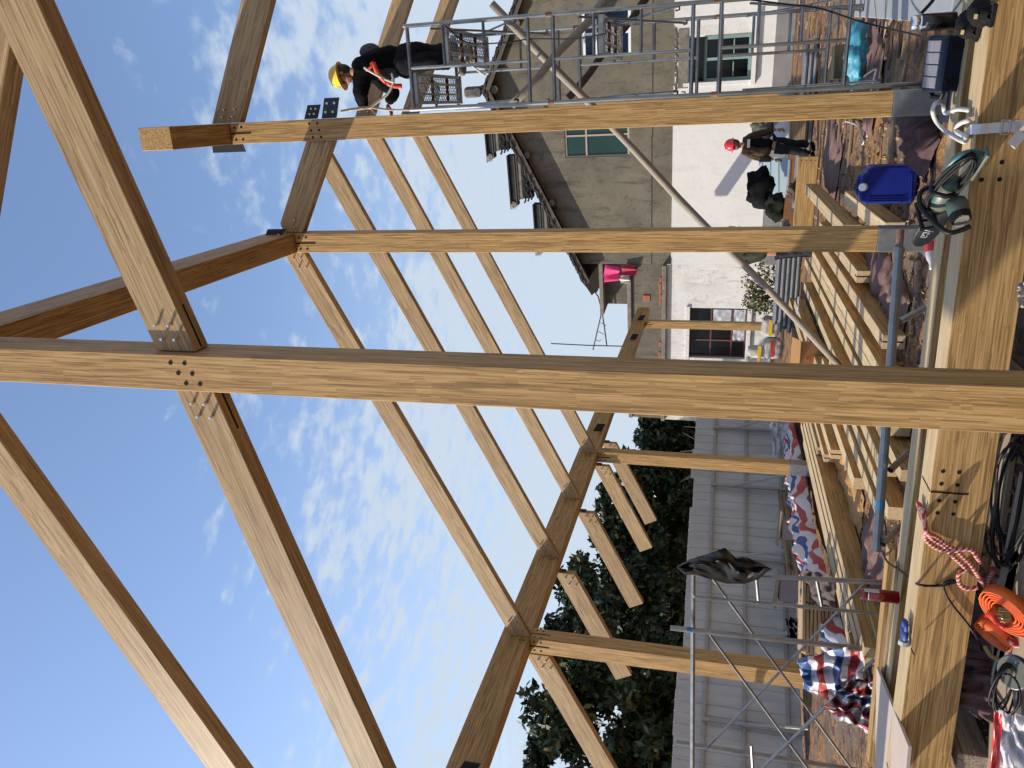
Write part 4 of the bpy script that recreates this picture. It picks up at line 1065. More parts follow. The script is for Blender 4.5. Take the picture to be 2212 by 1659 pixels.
hs = obj('harness', MB().tube(smoothpts([G9(776, 176, 8.80), G9(789, 150, 8.80), G9(805, 135, 8.80), G9(815, 118, 8.86)], 4), .027, 6).tube(smoothpts([G9(808, 132, 8.82), G9(812, 150, 8.79), G9(826, 170, 8.8), G9(846, 184, 8.84), G9(868, 186, 8.9)], 4), .027, 6)
         .tube(smoothpts([G9(773, 170, 8.80), G9(776, 158, 8.78), G9(795, 150, 8.78), G9(808, 135, 8.80)], 4), .022, 6), ORANGE, wk, smooth=True)
ROPEW = mat('white_rope', (.62, .59, .53), .8, 0, (40, .6, (.42, .39, .34)))
obj('lanyard', MB().tube(smoothpts([G9(787, 146, 8.74), G9(806, 158, 8.7), G9(838, 174, 8.7), G9(850, 176, 8.7), G9(846, 160, 8.72), G9(850, 178, 8.72), G9(836, 204, 8.7), G9(810, 224, 8.65), G9(796, 232, 8.6), G9(755, 238, 8.4)], 5), .014, 6), ROPEW, wk, smooth=True)
obj('tool_bag', MB().ball(G9(800, 112, 9.12), .12, 12, 9, (.8, .9, 1.1)), mat('grey_bag', (.09, .09, .095), .8), wk, smooth=True)
# grinder / drill on the upper deck and small items
tl_ = thing('power_drill', 'teal power drill lying on the upper scaffold deck behind the worker', 'drill', (.3, 9.3, 5.02))
TEALP = mat('teal_tool_plastic', (.02, .20, .19), .45, 0, (12, .5, (.05, .09, .09)))
a = V((.28, 9.25, 5.09)); obj('body', MB().tube([a + V((-.16, 0, .0)), a + V((-.12, 0, .0)), a, a + V((.06, 0, 0))], [.022, .045, .055, .045], 10), TEALP, tl_)
obj('handle', MB().tube([a + V((.0, 0, 0)), a + V((.04, -.06, -.02)), a + V((.05, -.15, -.03))], [.028, .026, .04], 8), BLACKC, tl_)
obj('chuck', MB().tube([a + V((-.16, 0, 0)), a + V((-.24, 0, 0))], [.022, .012], 8), DARKST, tl_)
tg = obj('work_glove', MB().ball((.67, 9.35, 4.66), .08, 10, 7, (1.3, .7, .35)).tube([(.60, 9.33, 4.65), (.54, 9.31, 4.64)], .02, 6).tube([(.62, 9.40, 4.65), (.56, 9.43, 4.64)], .02, 6), mat('yellow_glove', (.40, .30, .06), .9), smooth=True, label='yellow work glove lying on the lower deck beside the worker', cat='glove')
obj('sash_cord', MB().tube(smoothpts([G9(1000, 128, 8.9), G9(1030, 150, 8.8), G9(1044, 160, 8.8), G9(1056, 156, 8.8), G9(1062, 132, 8.9)], 5), .013, 6), ROPEW, label='loop of white cord hanging below the lower deck', cat='cord')
obj('safety_line', MB().tube(smoothpts([ony(735, 240, 7.9), ony(790, 232, 8.6), ony(840, 237, 8.9), ony(886, 238, 9.0)], 4), .012, 6), ROPEW, label='white rope lying along the main ridge beside the worker', cat='rope')

# man in the red helmet
G17 = lambda X, Y, d=0: ony(X, Y, 16.7 + d)
rm = thing('person', 'man in red helmet and open brown jacket over dark clothes, walking by the white wall', 'person', (-.95, 16.7, 0))
hp = G17(1672, 314); ch = G17(1625, 314); nk = G17(1602, 314); hc = G17(1587, 313, -.02)
s1, s2 = G17(1612, 298, .12), G17(1611, 331, -.12)
e1, e2 = G17(1648, 287, .12), G17(1645, 342, -.08); w1, w2 = G17(1678, 279, .05), G17(1672, 344, -.12)
k1, k2 = G17(1716, 311, .02), G17(1716, 325, -.12); a1 = V((G17(1757, 312).x, 16.75, .08)); a2 = V((G17(1757, 332).x, 16.55, .08))
skin('body', [hp, ch, nk, hc.lerp(nk, .5), s1, e1, w1, s2, e2, w2, k1, a1, k2, a2], [(0, 1), (1, 2), (2, 3), (1, 4), (4, 5), (5, 6), (1, 7), (7, 8), (8, 9), (0, 10), (10, 11), (0, 12), (12, 13)],
     [.08, .10, .06, .055, .05, .04, .032, .05, .04, .032, .05, .04, .05, .04], SKINM, rm)
head(rm, hc, (.0, 0, 1), (-.8, -.55, -.1), REDH, mat('strap_dark', (.03, .03, .03), .7), HAIRM)
BRJ = mat('brown_work_jacket', (.075, .045, .024), .75, 0, (5, .7, (.028, .020, .016), (1, 1, .4)), .2)
skin('vest', [hp + V((0, 0, .0)), hp.lerp(ch, .5), ch, nk - V((0, 0, .04))], [(0, 1), (1, 2), (2, 3)], [(.17, .14), (.18, .15), (.19, .15), .08], BLK, rm)
jk = [hp + V((-.10, -.1, .05)), hp.lerp(ch, .5) + V((-.11, -.1, 0)), s2 + V((.03, 0, -.04)), s2, e2, w2 + V((0, 0, .04)), s1 + V((-.03, 0, -.04)), s1, e1, w1 + V((0, 0, .04)), hp.lerp(ch, .5) + V((.10, .08, 0))]
skin('jacket', jk, [(0, 1), (1, 2), (2, 3), (3, 4), (4, 5), (2, 6), (6, 7), (7, 8), (8, 9), (6, 10)], [.10, .11, .11, .088, .075, .062, .10, .085, .075, .062, .09], BRJ, rm, root=2)
skin('trousers', [hp + V((0, 0, .1)), hp + V((.06, .05, -.06)), k1, a1 + V((0, 0, .03)), hp + V((-.06, -.05, -.06)), k2, a2 + V((0, 0, .03))], [(0, 1), (1, 2), (2, 3), (0, 4), (4, 5), (5, 6)], [.15, .11, .085, .085, .11, .085, .08], mat('black_trousers', (.014, .015, .019), .85), rm)
for a in (a1, a2): skin('shoe', [a + V((.04, .02, .0)), a + V((-.06, -.06, -.03)), a + V((-.13, -.11, -.045))], [(0, 1), (1, 2)], [.06, .045, .04], BLK, rm, 1)
hand(rm, w1, (-.1, -.1, -1), (-.6, -.6, 0)); hand(rm, w2, (-.1, -.1, -1), (-.6, -.6, 0))
obj('chest_stripe', MB().box(G17(1617, 310, -.165), (.16, .01, .05)), mat('grey_tape', (.25, .25, .26), .6), rm)

# third worker, mostly hidden behind the post
G14 = lambda X, Y, d=0: ony(X, Y, 13.9 + d)
tp = thing('person', 'person in an olive jacket and dark trousers bending forward, mostly hidden behind the middle post', 'person', onz(1784, 545, 0))
hp = G14(1668, 540); ch = G14(1604, 538, -.1); nk = G14(1592, 522, -.15); hc = G14(1588, 508, -.18); s1 = G14(1606, 552, -.15); s2 = G14(1604, 528, .12)
e1 = G14(1640, 548, -.3); w1 = G14(1666, 530, -.35); k1 = G14(1722, 544); k2 = G14(1722, 530, .1); a1 = V((k1.x, 13.9, .08)); a2 = V((k2.x, 14.05, .08))
skin('body', [hp, ch, nk, hc.lerp(nk, .3), s1, e1, w1, s2, k1, a1, k2, a2], [(0, 1), (1, 2), (2, 3), (1, 4), (4, 5), (5, 6), (1, 7), (0, 8), (8, 9), (0, 10), (10, 11)], [.12, .13, .06, .055, .06, .045, .03, .06, .06, .045, .06, .045], SKINM, tp)
head(tp, hc, (.55, -.1, .8), (.8, -.3, -.5), YEL, mat('strap_dark', (.03, .03, .03), .7), HAIRM)
OLV = mat('olive_jacket', (.040, .044, .030), .75, 0, (9, .6, (.016, .018, .014)), .3)
skin('jacket', [hp + V((0, 0, .06)), hp.lerp(ch, .5) + V((-.05, 0, .05)), ch, nk, s1, e1, w1, s2], [(0, 1), (1, 2), (2, 3), (2, 4), (4, 5), (5, 6), (2, 7)], [(.17, .16), (.21, .19), (.20, .18), .09, .10, .08, .06, .09], OLV, tp)
skin('trousers', [hp + V((0, 0, .08)), hp + V((-.05, 0, -.08)), k1, a1, hp + V((.06, .05, -.08)), k2, a2], [(0, 1), (1, 2), (2, 3), (0, 4), (4, 5), (5, 6)], [.16, .12, .10, .085, .12, .10, .085], mat('slate_trousers', (.032, .036, .050), .85, 0, (9, .6, (.016, .018, .025))), tp)
for a in (a1, a2): skin('shoe', [a + V((.0, .03, .0)), a + V((0, -.06, -.03)), a + V((0, -.13, -.045))], [(0, 1), (1, 2)], [.06, .05, .042], mat('pale_shoe', (.30, .29, .26), .8), tp, 1)
hand(tp, w1, (.3, -.3, -1), (0, -1, 0))

# ================================================================== left scaffold
ls = thing('scaffold', 'low tube scaffold with crossed braces at the left under a black plastic sheet', 'scaffold', onz(1909, 1405, 0) )
YS = 6.75
Q = lambda X, Y, d=0: ony(X, Y, YS + d)
def gnd(X0, Y0, X1, Y1, d=0):
    a, b = Q(X0, Y0, d), Q(X1, Y1, d); k = (b.z - .0) / max(1e-3, a.z - b.z); return a, b + (b - a) * k
for nm, (X0, Y0, X1, Y1), d, r in (('upright', (1498, 1238, 1927, 1259), 0, .024), ('inner_post', (1500, 1289, 1922, 1328), 0, .018), ('upright', (1448, 1356, 1909, 1406), -.05, .026), ('upright', (1461, 1603, 1738, 1646), .5, .026)):
    a, b = gnd(X0, Y0, X1, Y1, d); u_ = obj(nm, MB().cyl(a, b, r, 10), TUBE, ls)
    if nm == 'upright' and d: obj('coupling', MB().cyl(a + (a - b).normalized() * .0, a + (b - a).normalized() * .12, r * .8, 10), TUBE, u_)
    if d == -.05:
        p = a.lerp(b, .08); obj('paint_band', MB().cyl(p, p + (b - a).normalized() * .05, r + .001, 10), mat('blue_paint', (.02, .16, .30), .6), u_)
obj('top_bar', MB().cyl(Q(1497, 1236), Q(1495, 1760, .2), .026, 10), TUBE, ls)
for (a, b) in (((1633, 1240), (1638, 1296)), ((1763, 1249), (1775, 1309)), ((1623, 1610), (1628, 1700))): obj('rung', MB().cyl(Q(*a), Q(*b), .017, 8), TUBE, ls)
for (a, b, d) in (((1534, 1242), (1850, 1675), .1), ((1533, 1370), (1760, 1680), -.02), ((1868, 1260), (1525, 1618), .16), ((1899, 1414), (1640, 1665), -.09)): obj('cross_brace', MB().cyl(Q(*a, d), Q(*b, d + .12), .013 if d != -.09 else .018, 6), TUBE, ls)
BPL = mat('black_plastic_sheet', (.004, .0034, .0032), .42, 0, spec=.1)
def crumple(name, label, cat, corners, m, dep, amp, nu=34, nv=34, seed=0, edge=.0, group=None, ytilt=(0, 0), fr=2.4, thick=0):
    """sheet between four picture corners (X,Y) at distance dep along y, folded by noise"""
    (a, b, c, d) = corners
    mb = MB()
    def fn(s, t):
        X = (a[0] * (1 - s) + b[0] * s) * (1 - t) + (d[0] * (1 - s) + c[0] * s) * t
        Y = (a[1] * (1 - s) + b[1] * s) * (1 - t) + (d[1] * (1 - s) + c[1] * s) * t
        q = V((s * fr, t * fr, seed * 3.7)); n_ = 1 - 2 * abs(mnoise.noise(q + V((5, 0, 0)))) ; n2 = mnoise.noise(q * 2.6)
        ed = edge * mnoise.noise(V((s * 5, t * 5, seed + 9.1)))
        return ony(X + ed, Y + edge * mnoise.noise(V((s * 5, t * 5, seed + 3.1))), dep + ytilt[0] * s + ytilt[1] * t + amp * (n_ * .6 + n2 * .5))
    mb.grid(fn, nu, nv)
    o = obj(name, mb, m, smooth=True, label=label, cat=cat, group=group)
    uv = o.data.uv_layers.new(name='uv')
    for l in o.data.loops:
        vi = l.vertex_index; a_, b_ = (vi % (nu + 1)) / nu, (vi // (nu + 1)) / nv; uv.data[l.index].uv = (a_ + .10 * mnoise.noise(V((a_ * 3.1, b_ * 3.1, seed + 20))), b_ + .10 * mnoise.noise(V((a_ * 3.3, b_ * 3.3, seed + 27))))
    return o
TPR = [(1461, 1224), (1490, 1208), (1530, 1196), (1566, 1183), (1580, 1196), (1590, 1206), (1606, 1202), (1640, 1214), (1668, 1229)]
BPR = [(1461, 1225), (1480, 1243), (1500, 1241), (1530, 1250), (1570, 1261), (1610, 1261), (1640, 1251), (1652, 1239), (1668, 1230)]
def lerp_prof(P, X):
    for (a, b) in zip(P, P[1:]):
        if X <= b[0]: return a[1] + (b[1] - a[1]) * (X - a[0]) / (b[0] - a[0])
    return P[-1][1]
def sheet_pt(s, t):
    X = 1461.5 + 206 * s; Y = lerp_prof(TPR, X) * (1 - t) + lerp_prof(BPR, X) * t
    n1 = abs(mnoise.noise(V((s * 3.2 + t * .8, t * 1.7, 2.0)))); n2 = abs(mnoise.noise(V((s * 7 - t * 2, t * 3.5, 6.0))))
    return ony(X, Y, YS - .06 - .16 * math.sin(math.pi * t) - .22 * n1 * math.sin(math.pi * t) - .09 * n2)
obj('plastic_sheet', MB().grid(sheet_pt, 72, 26), BPL, smooth=True, label='crumpled black plastic sheet hung over the corner of the left scaffold', cat='plastic sheet')
# ================================================================== small things on the site
def stripes(name, cols, n, rough=.45, along='Y', trans=0):
    """woven plastic sheet: colour bands along one direction of the sheet"""
    if name in MATS: return MATS[name]
    m = bpy.data.materials.new(name); m.use_nodes = True; t = m.node_tree; b = t.nodes['Principled BSDF']; b.inputs['Roughness'].default_value = rough
    uvn = N(t, 'ShaderNodeUVMap', uv_map='uv'); sp = N(t, 'ShaderNodeSeparateXYZ'); L(t, uvn.outputs[0], sp.inputs[0])
    ml = N(t, 'ShaderNodeMath', operation='MULTIPLY'); ml.inputs[1].default_value = n; L(t, sp.outputs[0 if along == 'X' else 1], ml.inputs[0])
    fr = N(t, 'ShaderNodeMath', operation='FRACT'); L(t, ml.outputs[0], fr.inputs[0])
    r = N(t, 'ShaderNodeValToRGB'); r.color_ramp.interpolation = 'CONSTANT'; e = r.color_ramp.elements
    e[0].position = 0; e[0].color = (*cols[0], 1); e[1].position = 1 / len(cols); e[1].color = (*cols[1], 1)
    for i in range(2, len(cols)): e.new(i / len(cols)).color = (*cols[i], 1)
    L(t, fr.outputs[0], r.inputs[0]); L(t, r.outputs[0], b.inputs['Base Color'])
    b.inputs['Subsurface Weight'].default_value = 0
    MATS[name] = m; return m
WHT, RED_, BLU = (.58, .57, .60), (.36, .05, .045), (.035, .085, .235)
TARP = stripes('striped_tarpaulin', [RED_, WHT, BLU, WHT], 2.6)
TARP2 = stripes('striped_tarpaulin_small', [BLU, WHT, RED_, WHT], 2.2, along='X')
crumple('tarpaulin', 'red, white and blue striped tarpaulin draped round the foot of the left eave post', 'tarpaulin', ((1722, 1424), (1868, 1388), (1862, 1548), (1738, 1488)), stripes('tarp_a', [BLU, WHT, RED_, WHT], 1.9, along='X'), 7.05, .34, 60, 60, 1, 5, ytilt=(-.45, -.15), fr=2.2)
crumple('tarpaulin', 'crumpled end of the striped tarpaulin, heaped at the left end of the second beam', 'tarpaulin', ((1838, 1470), (1896, 1462), (1898, 1598), (1776, 1530)), stripes('tarp_b', [RED_, WHT, RED_, WHT, BLU, WHT], 1.6), 6.35, .34, 60, 60, 5, 12, ytilt=(-.35, -.1), fr=4)
def heap(name, label, cat, path, wd, ht, m, seed, nu=80, nv=16, group=None):
    """folded cloth lying along a path on the ground"""
    P = smoothpts([V(p) for p in path], 12)
    def fn(s, t):
        k = s * (len(P) - 1); i = min(int(k), len(P) - 2); p = P[i].lerp(P[i + 1], k - i); d = (P[i + 1] - P[i]).normalized(); sd = V((d.y, -d.x, 0))
        x = t * 2 - 1; prof = max(0, 1 - x * x) ** .6 * min(1, s * 6, (1 - s) * 6 + .15)
        n_ = 1 - 2 * abs(mnoise.noise(V((s * len(path) * 1.7, t * 1.6, seed)))) ; n2 = mnoise.noise(V((s * len(path) * 4, t * 4, seed + 4)))
        n4 = 1 - 2 * abs(mnoise.noise(V((s * len(path) * 6.5, t * 5, seed + 8))))
        return p + sd * (x * wd * (1 + .35 * n2) + wd * .12 * n4) + V((0, 0, prof * ht * (.6 + .5 * n_ + .3 * n2 + .3 * n4) + .012 + .02 * n2))
    o = obj(name, MB().grid(fn, nu, nv), m, smooth=True, label=label, cat=cat, group=group)
    uv = o.data.uv_layers.new(name='uv')
    for l in o.data.loops:
        vi = l.vertex_index; a_, b_ = (vi % (nu + 1)) / nu * 3, (vi // (nu + 1)) / nv; uv.data[l.index].uv = (a_, b_ + .22 * mnoise.noise(V((a_ * 4, b_ * 2.5, seed + 20))))
    return o
heap('tarpaulin', 'long crumpled striped tarpaulin running along the timber pile to the middle eave post', 'tarpaulin', [onz(1706, 905, .1), onz(1726, 985, .1), onz(1744, 1080, .1), onz(1760, 1165, .1), onz(1782, 1250, .1), onz(1806, 1345, .1), onz(1840, 1440, .1)], .22, .26, stripes('tarp_c', [RED_, WHT, BLU, WHT], 2.3), 2.2, 200, 30)
crumple('tarpaulin', 'small piece of striped tarpaulin on the carton by the near post', 'tarpaulin', ((1738, 738), (1762, 738), (1776, 792), (1737, 792)), TARP2, 13.4, .2, 20, 20, 8, 2)
crumple('plastic_bag', 'translucent white plastic sheet hanging at the fence beside the near post', 'plastic sheet', ((1661, 912), (1704, 916), (1696, 960), (1672, 986)), mat('milky_plastic', (.45, .45, .46), .35, 0, (3, .5, (.36, .36, .37))), 15.2, .16, 20, 20, 12, 3)
GREYC = mat('grey_blanket', (.115, .092, .085), .95, 0, (6, .7, (.055, .045, .043)), .4)
crumple('blanket', 'grey brown blanket thrown over the heap behind the left scaffold', 'blanket', ((1730, 1232), (1798, 1240), (1806, 1312), (1728, 1300)), GREYC, 8.9, .2, 26, 26, 15, 4, ytilt=(-.7, 0))
crumple('rag', 'black bin bag on the board stack behind the left scaffold', 'bag', ((1697, 1330), (1726, 1338), (1728, 1388), (1702, 1384)), BPL, 9.4, .2, 18, 18, 16, 3, ytilt=(-.3, 0))
for (X0, X1, Y, lb) in ((1678, 1722, 1146, 'right one of two pinkish block stools with boards on top by the fence'), (1672, 1722, 1278, 'left one of two block stools with boards on top by the fence')):
    g_ = onz(X1 + 22, Y, 0); s_ = thing('block_stool', lb, 'stool', g_)
    zt = ony(X0 + 9, Y, g_.y).z
    obj('block', MB().box((g_.x, g_.y, zt / 2), (.36, .34, zt), Matrix.Rotation(.4, 3, 'Z'), .01), mat('pinkish_block', (.27, .23, .225), .9, 0, (6, .6, (.17, .16, .16))), s_)
    obj('board', MB().box((g_.x, g_.y, zt + .03), (.62, .42, .025), Matrix.Rotation(.4, 3, 'Z') @ Matrix.Rotation(.1, 3, 'Y')), BAT, s_)
# blue jerrycan
b0 = onz(1974, 395, 0); jh = ony(1853, 395, b0.y).z; wdj = .345
jc = thing('jerrycan', 'dark blue plastic jerrycan with a white cap standing on the sawdust', 'jerrycan', b0)
BLUEP = mat('blue_hdpe', (.006, .014, .17), .4, 0, (4, .4, (.012, .03, .24)), spec=.3)
h_ = jh
prof = [(-.17, .02), (-.155, 0), (.155, 0), (.17, .02), (.172, h_ * .80), (.15, h_ * .88), (.11, h_ * .885), (.105, h_ * .97), (-.10, h_ * .99), (-.155, h_ * .95), (-.172, h_ * .86)]
mb = MB().prism(prof, -.13, .13, Matrix.Translation(b0))
obj('body', mb, BLUEP, jc, bevel=.016)
mb = MB()
for z in (.08, .16, .24): mb.tube([b0 + V((-.165, -.132, h_ * z + .0)), b0 + V((-.165 + .03, -.137, h_ * .06 + h_ * z * .2)), b0 + V((.1, -.137, .045 + z * .12))], .006, 5)
for k in range(3): mb.tube([b0 + V((-.15 + .02 * k, -.133, h_ * .82)), b0 + V((-.15 + .02 * k, -.133, .06 + .02 * k)), b0 + V((-.12 + .02 * k, -.133, .03 + .012 * k))], .005, 5)
obj('moulded_rib', mb, BLUEP, jc)
obj('carrying_handle', MB().tube([b0 + V((-.10, 0, h_ * .96)), b0 + V((-.06, 0, h_ * 1.0)), b0 + V((.04, 0, h_ * .99)), b0 + V((.09, 0, h_ * .93))], .02, 8), BLUEP, jc)
cp_ = b0 + V((-.015, -.10, h_ * .90)); obj('cap', MB().cyl(cp_, cp_ + V((0, -.055, .03)), .036, 14), mat('white_cap', (.75, .75, .74), .4), jc)
obj('neck', MB().cyl(cp_ + V((0, .03, -.02)), cp_ + V((0, -.01, .005)), .045, 14), BLUEP, jc)

# chainsaw on the foreground beams
Pr, Pf = onz(2112, 340, .61), ony(1992, 520, 4.52)
xd = (Pf - Pr); Ls = xd.length; xd.normalize()
CM = frame(xd, (.25, -.35, 1), Pr); S = Ls / .735
cs = thing('chainsaw', 'dirty teal electric chainsaw with its black cord wound round it, resting on the foreground beams', 'chainsaw', M=CM)
CMm = CM @ Matrix.Diagonal((1, -1, 1, 1))
def cl(p): return CMm @ (V(p) * S)
TEAL2 = mat('chainsaw_teal', (.015, .115, .125), .42, 0, (9, .8, (.16, .115, .06)), .1)
BLKP = mat('black_plastic', (.008, .008, .009), .45, spec=.25)
mb = MB(); mb.tube([cl((.17, 0, .05)), cl((.19, 0, .055)), cl((.27, 0, .06)), cl((.35, 0, .058)), cl((.40, 0, .05)), cl((.41, 0, .05))], [.04 * S, .068 * S, .08 * S, .078 * S, .062 * S, .04 * S], 14)
obj('motor_housing', mb, TEAL2, cs, smooth=True)
mb = MB(); mb.tube([cl((.28, -.07, .01)), cl((.285, -.11, .005)), cl((.29, -.17, .0)), cl((.29, -.195, -.003))], [.056 * S, .062 * S, .058 * S, .045 * S], 14)
mt = obj('motor', mb, TEAL2, cs, smooth=True)
mb = MB().tube([cl((.291, -.165, .0)), cl((.292, -.202, -.004)), cl((.292, -.206, -.004))], [.061 * S, .055 * S, .03 * S], 16); obj('motor_cap', mb, BLKP, mt)
mb = MB()
for k in range(9): mb.box(cl((.292 + .011 * (k - 4), -.2075, -.004)), (.005, .006, .07 * S * math.sqrt(max(.02, 1 - ((k - 4) / 4.7) ** 2))), CM.to_3x3())
obj('vent_grille', mb, mat('grille_grey', (.25, .24, .21), .5), mt)
mb = MB(); mb.tube(smoothpts([cl((.20, 0, .10)), cl((.10, 0, .12)), cl((.02, 0, .115)), cl((-.03, 0, .07)), cl((-.02, 0, .0)), cl((.06, 0, -.02)), cl((.17, 0, .01))], 5), .021 * S, 9)
obj('rear_handle', mb, TEAL2, cs, smooth=True)
obj('hand_guard_base', MB().box(cl((.05, 0, -.03)), (.20 * S, .075 * S, .02 * S), CM.to_3x3(), .004), TEAL2, cs)
mb = MB(); mb.tube(smoothpts([cl((.33, .09, .06)), cl((.36, .08, .14)), cl((.37, -.02, .165)), cl((.365, -.13, .13)), cl((.35, -.245, .06)), cl((.33, -.25, .0)), cl((.30, -.24, -.05))], 5), .015 * S, 9)
obj('front_handle', mb, BLKP, cs, smooth=True)
mb = MB()
for q in ((.43, .04), (.43, -.02), (.43, -.08), (.43, -.14)): mb.tube([cl((q[0], q[1], .06)), cl((q[0] + .02, q[1], .14))], .010 * S, 6)
mb.tube([cl((.45, .06, .14)), cl((.45, -.15, .14))], .014 * S, 6); mb.tube([cl((.43, .06, .065)), cl((.43, -.15, .065))], .014 * S, 6)
obj('front_hand_guard', mb, BLKP, cs)
sheath = MB(); pr_ = [(.36, -.045), (.62, -.04), (.70, -.02), (.735, .02), (.735, .05), (.70, .085), (.62, .10), (.36, .10)]
sheath.prism([(a * S, c_ * S) for a, c_ in pr_], -.012 * S - .04 * S, .012 * S - .04 * S, CMm)
sh_ = obj('bar_cover', sheath, mat('dark_grey_plastic', (.030, .033, .036), .5), cs, bevel=.004)
fc = bpy.data.curves.new('lettering', 'FONT'); fc.body = 'ita'; fc.size = .085 * S; fc.extrude = .0008; fc.align_x = 'CENTER'; fc.align_y = 'CENTER'; fc.shear = .25
fo = bpy.data.objects.new('lettering_curve', fc); COL.objects.link(fo)
me = bpy.data.meshes.new_from_object(fo.evaluated_get(bpy.context.evaluated_depsgraph_get())); bpy.data.objects.remove(fo)
me.name = 'lettering'; me.materials.clear(); me.materials.append(mat('white_print', (.78, .78, .76), .5))
cx3, cy3, cz3 = (CM.col[k].to_3d() for k in range(3))
TMx = Matrix((cx3, -cz3, cy3)).transposed().to_4x4(); TMx.translation = CM @ (V((.60, .04 + .0128, .035)) * S)
inst('lettering', me, sh_, TMx)
mb = MB(); random.seed(2)
for k in range(9):
    ph = k * .21
    pts = []
    for i in range(22):
        a = i / 22 * 2 * math.pi
        pts.append(cl((.17 + (.215 + .012 * math.sin(ph * 5)) * math.cos(a), .012 * math.sin(a * 2 + ph * 3) - .052 + .012 * (k % 3), .085 + (.055 + .006 * (k % 4)) * math.sin(a) + .10 * math.cos(a) * .25)))
    mb.tube(pts, .0062 * S, 6, closed=True)
mb.tube([cl((.20, -.09, .05)), cl((.21, -.10, .10)), cl((.215, -.07, .17)), cl((.22, .02, .15))], .016 * S, 6)
obj('wound_cord', mb, BLACKC, cs, smooth=True)

# tool case
tb0 = onz(2066, 136, .485); tcs = thing('tool_case', 'dark navy tool case with a clear lid lying on the second beam beside the slippers', 'tool case', tb0)
TM = Matrix.Translation(tb0) @ Matrix.Rotation(rad(-4), 4, 'Z') @ Matrix.Rotation(rad(15), 4, 'X') @ Matrix.Scale(.72, 4)
NAV = mat('navy_plastic', (.006, .012, .024), .42, 0, (7, .4, (.010, .02, .036)), spec=.3)
obj('case', MB().box((0, .03, .055), (.41, .29, .10), ch=.014), NAV, tcs, TM)
ld = obj('lid', MB().box((0, .03, .135), (.42, .30, .06), ch=.016).box((0, -.118, .105), (.40, .012, .03)), NAV, tcs, TM)
CLR = mat('clear_lid_plastic', (.17, .175, .20), .25, 0, (10, .6, (.27, .27, .30)), coat=.2)
mb = MB()
for i in range(4):
    for j in range(2): mb.box((-.135 + .09 * i, .0 + .10 * j, .167), (.082, .092, .014), ch=.004)
obj('compartment_window', mb, CLR, ld, TM)
for x in (-.13, .13): obj('latch', MB().box((x, -.122, .08), (.04, .02, .11), ch=.004), BLKP, tcs, TM)
obj('handle', MB().tube([TM @ V(p) for p in ((-.21, -.06, .10), (-.25, -.04, .10), (-.25, .10, .10), (-.21, .12, .10))], .013, 7), BLKP, tcs)
# thermos flasks
def flask(name, label, base, top, r, bodym, capm, ring=True):
    base, top = V(base), V(top); d = top - base; h = d.length; o = thing(name, label, 'flask', base)
    obj('body', MB().lathe([(r * .96, 0), (r, h * .02), (r, h * .74), (r * .9, h * .78)], base, d, 18), bodym, o, smooth=False); smooth_angle(o.children[0])
    c_ = obj('cap', MB().lathe([(r * .88, h * .80), (r * .9, h * .82), (r * .9, h * .97), (r * .8, h)], base, d, 18), capm, o); smooth_angle(c_)
    if ring: obj('collar', MB().lathe([(r * .93, h * .77), (r * .95, h * .785), (r * .93, h * .81)], base, d, 18), mat('polished_steel', (.72, .72, .74), .12, 1), o)
    return o
rb = onz(1941, 1291, .50); rt = ony(1857, 1284, rb.y)
REDM = mat('red_lacquer', (.22, .004, .008), .18, .3, coat=.6)
fl = flask('thermos_flask', 'shiny dark red thermos flask standing on the second beam near the left scaffold', rb, V((rb.x, rb.y, rt.z)), .042, REDM, REDM)
obj('label_tag', MB().box(rb + V((.040, -.012, .17)), (.006, .03, .09)), mat('silver_label', (.5, .45, .40), .4), fl)
kb = onz(2064, 44, .49); kt = ony(1968, 50, kb.y)
fk = flask('thermos_flask', 'black thermos flask with a steel cap and shoulder strap in the upper right corner', kb, V((kb.x - .0, kb.y, kt.z)), .048, mat('black_lacquer', (.010, .010, .012), .22, .2, coat=.4), mat('polished_steel', (.72, .72, .74), .12, 1))
q = kt.z - kb.z
obj('shoulder_strap', MB().tube(smoothpts([kb + V((.05, -.01, q * .8)), kb + V((.10, -.02, q * .62)), kb + V((.17, -.02, q * .42)), kb + V((.25, -.03, q * .05))], 5), .011, 6), BLKP, fk)
obj('strap_clip', MB().tube([kb + V((-.03, -.05, q * .80)), kb + V((-.025, -.055, q * .70)), kb + V((-.005, -.055, q * .66))], .007, 6), ZINC, fk)
# fluffy slippers
FUR = mat('black_fleece', (.010, .009, .009), .95, 0, (60, .6, (.035, .031, .031)), .8)
for k, (X, Y, z, rz, lb) in enumerate(((2098, 52, .575, 1.2, 'farther black fluffy slipper on the nearest beam by the tool case'), (2126, 26, .60, 1.35, 'nearer black fluffy slipper on the nearest beam at the picture edge'))):
    p = onz(X, Y, z); M = Matrix.Translation(p) @ Matrix.Rotation(rz, 4, 'Z')
    s_ = thing('slipper', lb, 'slipper', M=M, group='pair of fluffy slippers')
    mb = MB().grid(lambda s, t: V(((s - .5) * .25, (.055 - .012 * math.cos(s * 6)) * math.cos(t * math.pi) * (1 - abs(2 * s - 1) ** 5 * .7), (.085 - .035 * s) * math.sin(t * math.pi) * (1 - abs(2 * s - 1) ** 4 * .8) + .008 * n3((s * 22, t * 16, k), 1))), 26, 16)
    obj('upper', mb, FUR, s_, M, smooth=True)
    obj('sole', MB().prism([(-.125, -.02), (.125, -.02), (.125, .004), (-.125, .004)], -.05, .05), BLKP, s_, M, bevel=.006)
    obj('pull_tab', MB().box((-.11, 0, .06), (.012, .02, .012)), mat('tab_gold', (.40, .32, .14), .4), s_, M)

